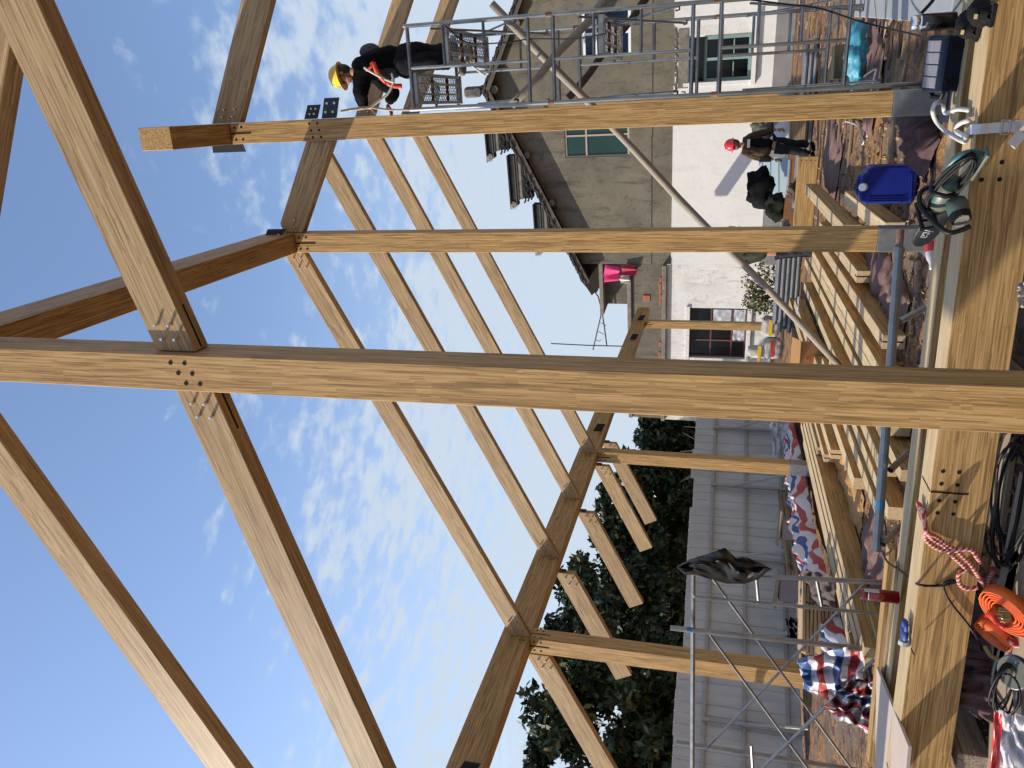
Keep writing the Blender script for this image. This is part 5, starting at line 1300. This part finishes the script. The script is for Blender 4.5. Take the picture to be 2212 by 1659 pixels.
# white rope and strap with buckle
ft = lambda X, Y: onz(X, Y, .56)
mb = MB().tube(smoothpts([onz(2092, 238, .565), onz(2068, 236, .565), onz(2042, 244, .52), onz(2037, 224, .56), onz(2022, 222, .62), onz(2015, 240, .60), onz(2022, 262, .55), onz(2040, 281, .52), onz(2062, 296, .55), onz(2083, 306, .57), onz(2086, 296, .58), onz(2066, 283, .58), onz(2072, 268, .58), onz(2092, 260, .575)], 6), .012, 8)
wr_ = thing('safety_strap', 'white rope and webbing strap with a steel buckle hanging over the nearest beam', 'strap', onz(2085, 280, .56))
obj('rope', mb, mat('pale_rope', (.55, .55, .52), .8, 0, (50, .6, (.35, .35, .33))), wr_, smooth=True)
WEB = mat('white_webbing', (.66, .64, .62), .7, 0, (30, .4, (.5, .48, .46)))
fy = f1(-.5)
yq = lambda X, Y: ony(X, Y, fy - .02)
web = [onz(2084, 296, .565), onz(2096, 281, .558), yq(2112, 279), yq(2150, 276), yq(2212, 271), yq(2280, 266)]
mb = MB(); P_ = smoothpts(web, 4); wv = V((1, .1, 0)) * .024
for i in range(len(P_) - 1): mb.add([P_[i] - wv, P_[i] + wv, P_[i + 1] + wv, P_[i + 1] - wv, *[p + V((0, -.004, .004)) for p in (P_[i] - wv, P_[i] + wv, P_[i + 1] + wv, P_[i + 1] - wv)]], [(0, 1, 2, 3), (7, 6, 5, 4), (0, 3, 7, 4), (1, 5, 6, 2)])
obj('webbing', mb, WEB, wr_)
bk = yq(2178, 274) + V((0, -.015, 0))
mb = MB()
for (dx, dz, w_, h2) in ((-.032, 0, .008, .07), (.032, 0, .008, .07), (0, .034, .07, .009), (0, -.034, .07, .009), (0, 0, .07, .007)): mb.box(bk + V((dx, -.004, dz)), (w_, .010, h2), ch=.002)
obj('buckle', mb, mat('polished_steel', (.72, .72, .74), .12, 1), wr_)
p = yq(2192, 300) + V((0, -.03, 0)); obj('webbing_tail', MB().box(p, (.075, .006, .05), Matrix.Rotation(.7, 3, 'Y') @ Matrix.Rotation(.3, 3, 'Z')), WEB, wr_)
# blue glove
gp = onz(1961, 1370, .565); GM = Matrix.Translation(gp) @ Matrix.Rotation(rad(12), 4, 'Z')
gl = obj('work_glove', MB().ball((0, 0, .018), .05, 12, 8, (1.05, .8, .42)), mat('blue_rubber_glove', (.018, .045, .20), .6, 0, (14, .6, (.03, .08, .30)), .2), None, GM, smooth=True, label='blue rubber work glove lying on the nearest beam', cat='glove')
for k in range(4): obj('finger', MB().tube([(.03, -.03 + .02 * k, .018), (.065, -.034 + .023 * k, .02), (.088 - .006 * abs(k - 1.5), -.032 + .022 * k, .012)], [.012, .0115, .009], 7), MATS['blue_rubber_glove'], gl, GM, smooth=True)
obj('thumb', MB().tube([(-.01, .035, .018), (.02, .06, .018), (.045, .066, .012)], [.014, .012, .009], 7), MATS['blue_rubber_glove'], gl, GM, smooth=True)
obj('cuff', MB().tube([(-.045, 0, .016), (-.068, 0, .016)], [.03, .034], 10), mat('white_knit', (.6, .6, .58), .9), gl, GM)
obj('nail', MB().tube([onz(1968, 1400, .555), onz(1974, 1414, .555)], .004, 6), DARKST, label='dark steel nail lying on the nearest beam by the blue glove', cat='nail')

# red and white rope, cables over the front of the nearest beam
ROPER = bpy.data.materials.new('red_twisted_rope'); ROPER.use_nodes = True
t = ROPER.node_tree; b = t.nodes['Principled BSDF']; b.inputs['Roughness'].default_value = .85
tcn = N(t, 'ShaderNodeTexCoord'); mpn = N(t, 'ShaderNodeMapping'); mpn.inputs['Rotation'].default_value = (.6, .7, .5); L(t, tcn.outputs['Object'], mpn.inputs[0])
wv_ = N(t, 'ShaderNodeTexWave'); wv_.inputs['Scale'].default_value = 16; wv_.inputs['Distortion'].default_value = .8; L(t, mpn.outputs[0], wv_.inputs[0])
rr = N(t, 'ShaderNodeValToRGB'); rr.color_ramp.elements[0].position = .46; rr.color_ramp.elements[0].color = (.36, .03, .03, 1); rr.color_ramp.elements[1].position = .54; rr.color_ramp.elements[1].color = (.55, .36, .29, 1)
L(t, wv_.outputs[0], rr.inputs[0]); L(t, rr.outputs[0], b.inputs['Base Color'])
E5 = lambda x, y: (1947.6 + .1984 * x, 1152 + .1984 * y)
def fr(x, y, d=.03): X, Y = E5(x, y); xx = ony(X, Y, 4.25).x; return ony(X, Y, f1(xx) - d)
def gd(x, y, z=.03): return onz(*E5(x, y), z)
tp_ = lambda X, Y: onz(X, Y, .57)
mb = MB()
mb.tube(smoothpts([tp_(1990, 1096), tp_(1984, 1088), tp_(1990, 1112), tp_(2000, 1140), fr(330, 60), fr(450, 130), fr(560, 250), fr(650, 330), fr(700, 400), fr(640, 420), fr(620, 470), fr(640, 560), fr(720, 605), fr(830, 590)], 6), .0135, 7)
mb.tube(smoothpts([tp_(1985, 1095), tp_(1996, 1122), tp_(2002, 1150), fr(360, 30), fr(480, 120), fr(600, 190), fr(680, 270), fr(760, 350), fr(820, 440), gd(890, 560, .2), gd(960, 690, .08), gd(990, 800, .05)], 6), .0135, 7)
mb.tube(smoothpts([tp_(1994, 1100), tp_(2000, 1145), fr(250, 40), fr(330, 130), fr(450, 185), fr(560, 190), fr(700, 170), fr(780, 200), fr(840, 290), gd(900, 360, .18), gd(1010, 400, .07), gd(960, 500, .06), gd(960, 600, .05), gd(1040, 660, .05), gd(1160, 650, .04)], 6), .0135, 7)
mb.tube(smoothpts([gd(1210, 980, .05), gd(1160, 1060, .05), gd(1180, 1140, .05), gd(1250, 1190, .04), gd(1290, 1230, .03), gd(1200, 1200, .06), gd(1150, 1100, .05)], 6), .014, 7)
obj('rope', mb, ROPER, smooth=True, label='red and white twisted rope looped down the front of the nearest beam', cat='rope')
mb = MB().tube(smoothpts([onz(1906, 1190, .42), onz(1918, 1215, .49), onz(1945, 1232, .5), onz(1972, 1256, .52), tp_(1990, 1264), fr(340, 572, .015), fr(460, 565, .015), fr(600, 525, .02), fr(520, 520, .02), fr(460, 560, .015), fr(480, 660, .015), fr(560, 790, .015), fr(690, 950, .015), fr(800, 1100, .02), gd(862, 1230, .12), gd(870, 1340, .02)], 7), .0075, 6)
obj('power_cable', mb, BLACKC, smooth=True, label='black cable crossing both foreground beams and looping down the front of the nearest', cat='cable')
mb = MB(); random.seed(9)
for k in range(7):
    c_ = onz(2190 + random.uniform(-8, 14), 1080 + random.uniform(-22, 22), .03)
    ra, rb_ = random.uniform(.30, .48), random.uniform(.18, .3)
    mb.tube([c_ + V((ra * math.cos(a), rb_ * math.sin(a) * 1.0, .012 * k * .5 + .015 * math.sin(a * 3 + k))) for a in [i * math.pi / 16 for i in range(32)]], .009, 6, closed=True)
obj('cable_coil', mb, BLACKC, smooth=True, label='untidy coil of black cable on the ground at the bottom, left of the near post', cat='cable')
GREYCB = mat('grey_cable', (.22, .24, .22), .6)
obj('cable', MB().tube(smoothpts([gd(1290, 250), gd(1240, 350), gd(1130, 470), gd(1080, 480), gd(1000, 760, .05), gd(1090, 1160), gd(1060, 1290, .04), gd(1000, 1500, .05), gd(990, 1700, .05), onz(2172, 1560, .05), onz(2160, 1700, .03)], 6), .009, 6), GREYCB, smooth=True, label='grey cable running left along the ground in front of the nearest beam', cat='cable')
# orange lashing straps
ORG = mat('orange_webbing', (.80, .17, .035), .55, 0, (30, .3, (.62, .10, .02)))
def strap_roll(label, c, axis, r, wd, turns, seed, tie=False):
    c = V(c); ax = V(axis).normalized(); u = ax.orthogonal().normalized(); v_ = ax.cross(u); n = turns * 20
    mb = MB(); pts = []
    for i in range(n + 1):
        a = i / 20 * 2 * math.pi; q = r * (.42 + .58 * i / n) * (1 + .03 * math.sin(a * 2 + seed)); pts.append(c + u * q * math.cos(a) * 1.15 + v_ * q * math.sin(a) * .85)
    vs = []
    for p in pts: vs += [p - ax * wd / 2, p + ax * wd / 2]
    mb.add(vs, [(2 * i, 2 * i + 1, 2 * i + 3, 2 * i + 2) for i in range(n)])
    o = thing('lashing_strap', label, 'strap', c, group='orange lashing straps'); wbn = obj('webbing', mb, ORG, o, smooth=True)
    md = wbn.modifiers.new('solid', 'SOLIDIFY'); md.thickness = .0035
    return o
ca, cb2 = gd(1150, 835, .12), gd(1030, 1085, .10)
ra_ = strap_roll('bright orange lashing strap roll with its ratchet showing, beside the red rope', ca, (-.25, -.75, .55), .135, .075, 5, 1)
rb2 = strap_roll('second orange lashing strap roll, tied with red tape beside the first', cb2, (-.55, -.6, .55), .115, .075, 4, 2)
RAT = mat('olive_ratchet', (.16, .17, .10), .45, .6, (20, .5, (.30, .26, .12)))
d_ = V((-.25, -.75, .55)).normalized()
mb = MB().box(ca + d_ * .03, (.07, .045, .05), Matrix.Rotation(.6, 3, 'Z'), .006)
for k in range(4): mb.cyl(ca + d_ * .05 + V((-.03 + .02 * k, -.0, -.03)), ca + d_ * .05 + V((-.03 + .02 * k, .0, .03)), .006, 6)
obj('ratchet', mb, RAT, ra_)
obj('ratchet_hook', MB().tube([cb2 + d_ * .06 + V((-.05, 0, .03)), cb2 + d_ * .07 + V((-.08, -.03, .0)), cb2 + d_ * .07 + V((-.11, -.02, -.05))], .012, 6), RAT, rb2)
obj('tie_tape', MB().tube(smoothpts([gd(890, 920, .14), gd(960, 880, .20), gd(1010, 900, .22), gd(1050, 980, .22), gd(1110, 1010, .20), gd(1180, 1000, .14)], 4), .014, 6), mat('red_tape', (.50, .02, .03), .35), rb2)
# angle grinder
gc = onz(2196, 1452, .10); ag = thing('angle_grinder', 'angle grinder with a steel disc lying among cables at the bottom edge', 'grinder', gc)
ax = V((.25, -.55, .8)).normalized()
obj('disc', MB().lathe([(.008, .0), (.085, 0), (.088, .002), (.085, .004), (.008, .004)], gc + ax * .03, ax, 26), mat('grinder_disc', (.20, .21, .17), .45, .4), ag)
obj('gear_head', MB().lathe([(.05, -.07), (.055, -.03), (.045, .01), (.02, .028)], gc, ax, 16), mat('cast_alloy', (.45, .46, .46), .4, .8), ag)
obj('guard', MB().lathe([(.09, -.005), (.094, .012), (.090, .012)], gc, ax, 26), mat('bare_steel', (.35, .37, .40), .3, .9), ag)
s_ = ax.cross(V((0, 0, 1))).normalized(); obj('motor_body', MB().tube([gc - ax * .04, gc - ax * .04 + s_ * .10, gc - ax * .04 + s_ * .22], [.04, .042, .034], 12), mat('grey_tool_body', (.13, .135, .13), .5), ag)
obj('flange_nut', MB().lathe([(.022, .034), (.022, .042), (.01, .044)], gc, ax, 10), mat('brass_nut', (.5, .40, .24), .35, .8), ag)
mb = MB()
for k in range(5): mb.tube([gc + V((-.10 + (.12 + .012 * k) * math.cos(a), -.06 + .012 * k + .05 * math.sin(a + k), .02 + (.055 + .006 * k) * (math.sin(a) + .6) * .8)) for a in [i * math.pi / 10 for i in range(20)]], .006, 5, closed=True)
obj('cord', mb, BLACKC, ag, smooth=True)
# plastic bag with a red edge
crumple('plastic_bag', 'clear milky plastic bag with a bright red edge in the bottom left corner', 'plastic bag', ((2152, 1535), (2250, 1556), (2300, 1780), (2140, 1760)), mat('clear_bag_plastic', (.50, .49, .52), .16, 0, (4, .5, (.66, .65, .68)), .3, coat=.4), 3.35, .10, 40, 40, 21, 6, ytilt=(-.12, 0), fr=3)
crumple('bag_edge', 'red sealed edge strip of the milky plastic bag in the bottom left corner', 'plastic strip', ((2147, 1535), (2164, 1543), (2156, 1780), (2133, 1760)), mat('red_plastic_film', (.62, .03, .03), .25, coat=.3), 3.30, .05, 8, 30, 22, 3)
crumple('plastic_bag', 'crumpled clear plastic bag at the right of the near post by the bottom edge', 'plastic bag', ((2196, 608), (2260, 612), (2262, 668), (2200, 664)), mat('clear_wrap', (.42, .40, .37), .12, 0, (6, .6, (.60, .58, .55)), .4, coat=.5), 4.1, .06, 26, 26, 25, 5, fr=4)
# purple-brown ground cloth pieces
PUR = mat('purple_brown_cloth', (.085, .052, .058), .95, 0, (7, .7, (.16, .105, .10)), .4)
grp = 'crumpled ground cloths'
heap('ground_cloth', 'crumpled purple brown cloth behind the second beam between the ridge post and the chainsaw', 'cloth', [onz(1990, 215, 0), onz(2008, 262, 0), onz(2014, 310, 0), onz(2022, 345, 0)], .20, .17, PUR, 31, 70, 20, grp)
heap('ground_cloth', 'dark purple brown cloth bunched on the ground below the left half of the nearest beam', 'cloth', [onz(2128, 1300, 0), onz(2136, 1380, 0), onz(2140, 1440, 0), onz(2148, 1500, 0), onz(2150, 1560, 0)], .17, .16, PUR, 33, 70, 20, grp)
heap('ground_cloth', 'purple brown ground cloth under the left end of the grey tube', 'cloth', [onz(1880, 1150, 0), onz(1900, 1215, 0), onz(1908, 1290, 0)], .5, .07, mat('pinkish_ground_cloth', (.20, .125, .105), .95, 0, (5, .7, (.12, .075, .07)), .3), 35, 50, 24, grp)
heap('ground_cloth', 'purple cloth with the white string loop on it, right of the ridge post', 'cloth', [onz(1870, 120, 0), onz(1885, 160, 0), onz(1900, 195, 0)], .55, .05, mat('pinkish_ground_cloth', (.20, .125, .105)), 36, 40, 20, grp)
heap('ground_cloth', 'dusty brown cloth strip on the ground in front of the white wall', 'cloth', [onz(1790, 300, 0), onz(1800, 350, 0), onz(1812, 395, 0)], .6, .05, mat('pinkish_ground_cloth', (.20, .125, .105)), 37, 40, 20, grp)
heap('ground_cloth', 'ragged edge of ground cloth beside the post behind the chainsaw', 'cloth', [onz(1880, 545, 0), onz(1905, 590, 0), onz(1938, 640, 0), onz(1960, 700, 0)], .28, .07, mat('pinkish_ground_cloth', (.20, .125, .105)), 38, 50, 20, grp)
# steel tube frame lying behind the second beam
tf = thing('tube_rack', 'blue grey steel tube frame lying low behind the second foreground beam', 'scaffold frame', onz(1920, 870, .3))
ta, tbb = onz(1894, 1190, .40), onz(1942, 540, .36)
BLUT = mat('blue_grey_tube', (.22, .27, .31), .4, .7, (7, .6, (.13, .13, .13), (1, 1, .4)), .05)
obj('main_tube', MB().cyl(ta, tbb, .036, 12), BLUT, tf)
obj('socket', MB().cyl(tbb, tbb + (tbb - ta).normalized() * .16, .028, 12), mat('rusty_steel', (.20, .10, .06)), tf)
obj('socket_collar', MB().cyl(tbb - (tbb - ta).normalized() * .02, tbb + (tbb - ta).normalized() * .02, .042, 12), BLUT, tf)
for (A_, B_) in (((1946, 693), (2000, 664)), ((1923, 1016), (1964, 976)), ((1907, 1176), (1948, 1134))):
    a = onz(*A_, .37); b_ = onz(*B_, .20); obj('cross_tube', MB().tube([a, b_], .026, 10, False), TUBE, tf)
p = ta.lerp(tbb, .14); obj('paint_band', MB().cyl(p, p + (tbb - ta).normalized() * .07, .037, 12), mat('blue_paint', (.02, .16, .30)), tf)
# pet bottle, string, paper
pb = thing('drink_bottle', 'clear drink bottle with red and white label behind the second beam', 'bottle', onz(2012, 540, .1))
a, b_ = onz(2008, 515, .18), onz(2012, 572, .18); d = b_ - a
obj('bottle_body', MB().lathe([(.033, 0), (.036, .02), (.036, .15), (.03, .19), (.014, .225), (.014, .25)], a, d, 14), mat('clear_pet', (.55, .54, .53), .12, 0, coat=.5), pb, smooth=True)
obj('label_wrap', MB().lathe([(.0372, .04), (.0372, .13)], a, d, 14), stripes('bottle_label', [(.6, .05, .06), (.75, .72, .7)], 1), pb)
obj('bottle_cap', MB().lathe([(.016, .245), (.016, .27)], a, d, 10), mat('white_cap', (.75, .75, .74)), pb)
obj('string_loop', MB().tube(smoothpts([onz(1826, 262, .03), onz(1846, 268, .03), onz(1858, 282, .03), onz(1862, 296, .03), onz(1866, 306, .03), onz(1862, 312, .03), onz(1858, 302, .03)], 5), .010, 5), ROPEW, label='white string loop on the ground before the wide bamboo plank', cat='string')
obj('string_loop', MB().tube(smoothpts([onz(1838, 192, .06), onz(1852, 178, .07), onz(1876, 158, .08), onz(1892, 150, .08), onz(1888, 168, .08), onz(1882, 196, .06)], 5), .012, 5), ROPEW, label='pale string on the purple cloth right of the ridge post', cat='string')
PAP = mat('white_paper', (.72, .72, .74), .7)
for (X, Y, z, s, rz, lb) in ((1874, 281, .04, .12, .3, 'small grey paper on the ground near the blue can'), (2102, 1503, .05, .17, .5, 'folded white paper on the ground below the nearest beam'), (1724, 660, .35, .22, .2, 'white printed sheet on the tube stack by the white wall')):
    p = onz(X, Y, z); obj('paper', MB().grid(lambda a_, b__: p + Matrix.Rotation(rz, 3, 'Z') @ V(((a_ - .5) * s * 1.4, (b__ - .5) * s, .012 * n3((a_ * 3, b__ * 3, X), 1))), 6, 6), PAP, label=lb, cat='paper')

# clutter along the foot of the white wall
def bundle(name, label, cat, X, Y, z0, n, ln, r, m, ang=0, rows=3, y=None):
    p = onz(X, Y, z0) if y is None else ony(X, Y, y); o = thing(name, label, cat, p); dvec = V((math.cos(ang), math.sin(ang), 0)); sd = V((-dvec.y, dvec.x, 0))
    for k in range(n):
        q = p + sd * ((k // rows) * r * 2.3 + random.uniform(-.01, .01)) + V((0, 0, r + (k % rows) * r * 2.02)) + dvec * random.uniform(-.15, .15)
        obj('tube', MB().cyl(q - dvec * ln / 2, q + dvec * ln / 2, r, 8), m, o)
    return o
GR2 = mat('dull_grey_tube', (.26, .28, .29), .5, .5, (5, .6, (.14, .14, .14), (1, 1, .4)))
bundle('tube_bundle', 'bundle of grey steel tubes on the ground behind the red-helmet man', 'tubes', 1755, 280, 0, 9, 3.2, .045, GR2, -.05)
bundle('tube_bundle', 'neat bundle of steel tubes by the white wall, left of the hidden person', 'tubes', 1728, 600, 0, 15, 2.2, .05, GR2, .02, 5)
bundle('tube_bundle', 'dark square tubes stacked behind the wide bamboo plank', 'tubes', 1728, 455, 0, 9, 1.9, .05, mat('dark_tube', (.10, .105, .10), .5, .4), 0, 3)
LBL = mat('pale_blue_sheet_metal', (.40, .50, .53), .35, .3, (3, .4, (.30, .39, .42)))
lb_ = thing('sheet_stack', 'pale blue metal sheets leaning along the white wall behind the red-helmet man', 'metal sheets', onz(1712, 390, 0))
for k in range(3):
    z = .12 + .26 * k; yb = 20.2 + .35 * k
    a = ony(1690 - 18 * k, 340, yb); b_ = ony(1690 - 18 * k, 452, yb)
    obj('sheet', MB().box((0, 0, 0), ((b_ - a).length, .5, .025)), LBL, lb_, frame(b_ - a, (0, -.55, .8), (a + b_) / 2))
    obj('rib', MB().box((0, -.12, .025), ((b_ - a).length, .05, .03)), LBL, lb_, frame(b_ - a, (0, -.55, .8), (a + b_) / 2))
def lump(name, label, cat, X, Y, y, r, sq, m, seed, amp=.25, boxy=1.0):
    c_ = ony(X, Y, y); mb = MB().ball((0, 0, 0), 1, 36, 22)
    mb.v = [tuple(math.copysign(abs(c) ** boxy, c) * r * q for c, q in zip(v_, sq)) for v_ in mb.v]
    mb.v = [tuple(c_ + V(v_) * (1 + amp * (mnoise.noise(V(v_) / r * 1.6 + V((seed, 0, 0))) + .5 * mnoise.noise(V(v_) / r * 4 + V((seed, 3, 0))) - .5 * abs(mnoise.noise(V(v_) / r * 2.6 + V((seed, 7, 0))))))) for v_ in mb.v]
    return obj(name, mb, m, smooth=True, label=label, cat=cat)
lump('cloth_bag', 'big black bag lying on the pale blue sheets by the white wall', 'bag', 1641, 407, 19.6, .42, (1.05, .8, .72), mat('black_cloth_bag', (.006, .006, .007), .85), 2, .35, .62)
lump('cloth_bag', 'dark green bag with straps in front of the big black one', 'bag', 1677, 447, 18.6, .27, (1.0, .7, .8), mat('dark_green_bag', (.012, .014, .009), .85), 5, .45, .65)
lump('plastic_bag', 'white translucent bag behind the red-helmet man', 'bag', 1697, 283, 19.5, .30, (.9, .6, .8), mat('milky_plastic', (.45, .45, .46)), 8)
lump('leaf_heap', 'dry grey plant heap on the wall foot at the ridge post edge', 'plant', 1652, 276, 20, .3, (.9, .6, .9), mat('dry_grey_leaves', (.10, .105, .085), .9), 11, .5)
RST = mat('rusty_plate', (.22, .10, .04), .85, 0, (5, .7, (.10, .05, .03)))
obj('rusty_sheet', MB().box((0, 0, 0), (1.9, .04, .30)), RST, None, frame((1, -.03, -.03), (0, .3, 1), ony(1716, 388, 18.2)), label='rusty orange steel sheet standing behind the wide bamboo plank', cat='sheet')
obj('pole', MB().cyl(ony(1707, 345, 18), ony(1702, 420, 18), .04, 8), CEMP, label='dusty pole lying on the rusty sheet behind the wide plank', cat='pole')
obj('wood_block', MB().box(ony(1722, 288, 17.6), (.55, .3, .30), ch=.01), BAT, label='brown wooden block behind the legs of the red-helmet man', cat='block')
lump('chain_heap', 'heap of rusty chain and couplers on the dark square tubes', 'chain', 1714, 416, 17.6, .16, (1.3, .7, .8), mat('rusty_chain', (.09, .065, .05), .8), 14, .6)
# shrub and annex foot
random.seed(21); shr = thing('shrub', 'leafy green shrub against the white wall, crossed by the long wooden prop', 'shrub', ony(1690, 628, 20.5))
mb = MB(); tk = MB(); c0 = ony(1700, 630, 20.5); c0.z = 0
for k in range(16):
    e_ = c0 + V((random.uniform(-.55, .6), random.uniform(-.3, .3), random.uniform(.35, 1.0))); tk.tube([c0, c0.lerp(e_, .6) + V((0, 0, .1)), e_], [.025, .016, .006], 5); leaf_cloud(mb, e_, (.26, .24, .22), 60, .055, (.3, .4, .2, .1))
obj('stem', tk, BARK, shr); obj('foliage', mb, [mat('shrub_leaf_a', (.06, .10, .03), .5), mat('shrub_leaf_b', (.11, .15, .05), .5), mat('shrub_leaf_c', (.20, .18, .07), .6), mat('shrub_leaf_d', (.22, .14, .09), .7)], shr, recalc=False)
CEMB = mat('cement_sack', (.44, .42, .39), .8, 0, (6, .6, (.26, .25, .23)))
for k, (X, Y, b1, lb) in enumerate(((1664, 705, (.60, .40, .03), 'white cement sack with a yellow band under the annex window'), (1668, 750, (.45, .04, .03), 'white cement sack with a red band beside the yellow banded one'), (1640, 760, (.60, .40, .03), 'yellow and white sack leaning under the annex window'))):
    c_ = ony(X, Y, 20.8); s_ = lump('cement_sack', lb, 'sack', X, Y, 20.8, .28, (1.0, .6, .8) if k < 2 else (.6, .5, 1.1), CEMB, k * 3 + 30, .14, .55)
    obj('printed_band', MB().box(c_ + V((0, -.175, .0)), (.44, .012, .09), ch=.003), mat('band_%s' % ('yellow' if b1[1] > .2 else 'red'), b1, .7), s_)
ct = ony(1748, 772, 12.6); ctn = thing('cardboard_carton', 'brown cardboard carton with red printing beside the near post', 'carton', ct)
KRAFT = mat('kraft_card', (.36, .20, .085), .85, 0, (3, .4, (.28, .15, .06)))
obj('carton_body', MB().box(ct, (.50, .4, .34), Matrix.Rotation(.25, 3, 'Z')), KRAFT, ctn)
obj('carton_flap', MB().box(ct + V((.1, -.12, .22)), (.48, .25, .012), Matrix.Rotation(.5, 3, 'X')), KRAFT, ctn)
mb = MB()
for (dx, dz, w_, h2) in ((-.12, .02, .10, .02), (-.12, -.03, .03, .10), (.05, .0, .10, .015), (.05, -.04, .10, .015), (.05, .05, .04, .04)): mb.box(ct + V((dx, -.205 + dx * .25, dz)), (w_, .006, h2), Matrix.Rotation(.25, 3, 'Z'))
obj('red_print', mb, mat('red_print', (.45, .06, .03), .8), ctn)

# right edge: grey steel trough, dark crate, blue bag, loose boards
tg2 = thing('steel_trough', 'long grey painted steel box section lying at the right picture edge', 'steel box', onz(1930, 30, 0))
a = onz(1845, 30, .35); b_ = onz(2052, 40, .35)
M = frame(b_ - a, (0, 0, 1), (a + b_) / 2 + V((.28, 0, -.18)))
PGR = mat('pale_grey_paint', (.33, .35, .37), .5, .1, (5, .5, (.25, .26, .27)))
obj('box_section', MB().box((0, 0, 0), ((b_ - a).length, .62, .35), ch=.008), PGR, tg2, M)
obj('bottom_flange', MB().box((0, .33, -.17), ((b_ - a).length, .06, .015)).box((0, -.33, -.17), ((b_ - a).length, .06, .015)), PGR, tg2, M)
cr_ = ony(1790, 136, 11.4); cr_.z = .22
ct2 = thing('crate', 'dark olive wooden crate standing among debris behind the scaffold', 'crate', cr_)
obj('crate_side', MB().box(cr_, (.40, .45, .42), ch=.006), mat('olive_timber', (.055, .05, .032), .85, 0, (6, .6, (.10, .09, .06), (.3, 1, 1))), ct2)
for k in range(3): obj('slat', MB().box(cr_ + V((0, -.232, -.14 + .14 * k)), (.40, .014, .12), ch=.003), mat('olive_timber', (.055, .05, .032)), ct2)
lump('tool_bag', 'bright blue plastic bag on the ground behind the scaffold, beside the crate', 'bag', 1848, 115, 10.5, .20, (1.7, .6, .62), mat('sky_blue_plastic', (.06, .30, .42), .5, 0, (5, .5, (.03, .17, .26))), 41, .5)
pk = V(onz(1905, 120, .03)); obj('pink_strip', MB().box((0, 0, 0), (.75, .07, .012)), mat('pink_plywood', (.50, .33, .30), .8), None, frame(onz(1898, 178, .03) - onz(1912, 70, .03), (0, 0, 1), onz(1905, 124, .035)), label='pinkish board strip on the wood chips right of the ridge post', cat='board')
random.seed(31)
mb = MB()
for k in range(120):
    X, Y = random.uniform(1712, 1960), random.uniform(-40, 205)
    if k % 3 == 0: X, Y = random.uniform(1770, 1990), random.uniform(225, 760)
    p = onz(X, Y, .02); ln = random.uniform(.08, .45) if k % 3 else random.uniform(.04, .16)
    M = Matrix.Rotation(random.gauss(0, .5), 3, 'Z') @ Matrix.Rotation(random.gauss(0, .1), 3, 'Y')
    mb.cur = random.choice((0, 0, 1, 2)); mb.box(p + V((0, 0, random.uniform(0, .05))), (ln, random.uniform(.02, .08), random.uniform(.008, .03)), M)
obj('wood_scraps', mb, [BAT, OLD, mat('dark_scrap', (.07, .05, .04), .9)], kind='stuff')
mb = MB()
for k in range(2600):
    X, Y = random.uniform(1760, 2000), random.uniform(220, 1180)
    if k % 4 == 0: X, Y = random.uniform(2100, 2212), random.uniform(940, 1700)
    p = onz(X, Y, 0); s = random.uniform(.006, .022); p.z = gh(p.x, p.y) - .004
    q = V((random.gauss(0, 1), random.gauss(0, 1), random.gauss(0, 1))).normalized(); u = q.orthogonal().normalized() * s * 2; v_ = q.cross(u).normalized() * s
    mb.cur = random.choice((0, 0, 1)); mb.add([p - u, p + v_, p + u, p - v_ + V((0, 0, s))], [(0, 1, 2, 3)])
obj('sawdust_chips', mb, [mat('fresh_chip', (.34, .21, .10), .9), OLD], kind='stuff', recalc=False)
heap('sawdust_heap', 'heap of bright fresh sawdust between the timber piles left of the near post', 'sawdust', [onz(1800, 935, 0), onz(1822, 990, 0), onz(1838, 1040, 0), onz(1866, 1120, 0)], .26, .045, mat('sawdust', (.50, .29, .12), .95, 0, (30, .7, (.34, .19, .08)), .6), 51, 60, 24)
# foot of the near beam: pale boards of the floor pallet
random.seed(41)
for k, (X, Y, rz) in enumerate(((2170, 1010, .1), (2196, 1180, .0), (2180, 1330, -.1), (2200, 1500, .15), (2160, 1540, .3))):
    p = onz(X, Y, .02); obj('floor_board', MB().box((0, 0, 0), (.85, .22, .035), ch=.004), mat('pale_dusty_board', (.36, .29, .21), .9, 0, (6, .6, (.24, .19, .14), (.4, 1, 1)), .3), None, Matrix.Translation(p) @ Matrix.Rotation(rz, 4, 'Z'), label=('dusty pale board under the cable coil', 'dusty pale board under the coil, nearest the bottom edge', 'dusty pale board under the orange straps', 'dusty pale board under the grinder', 'dusty pale board at the left, beside the red edged bag')[k], cat='board', group='dusty boards on the ground in front')
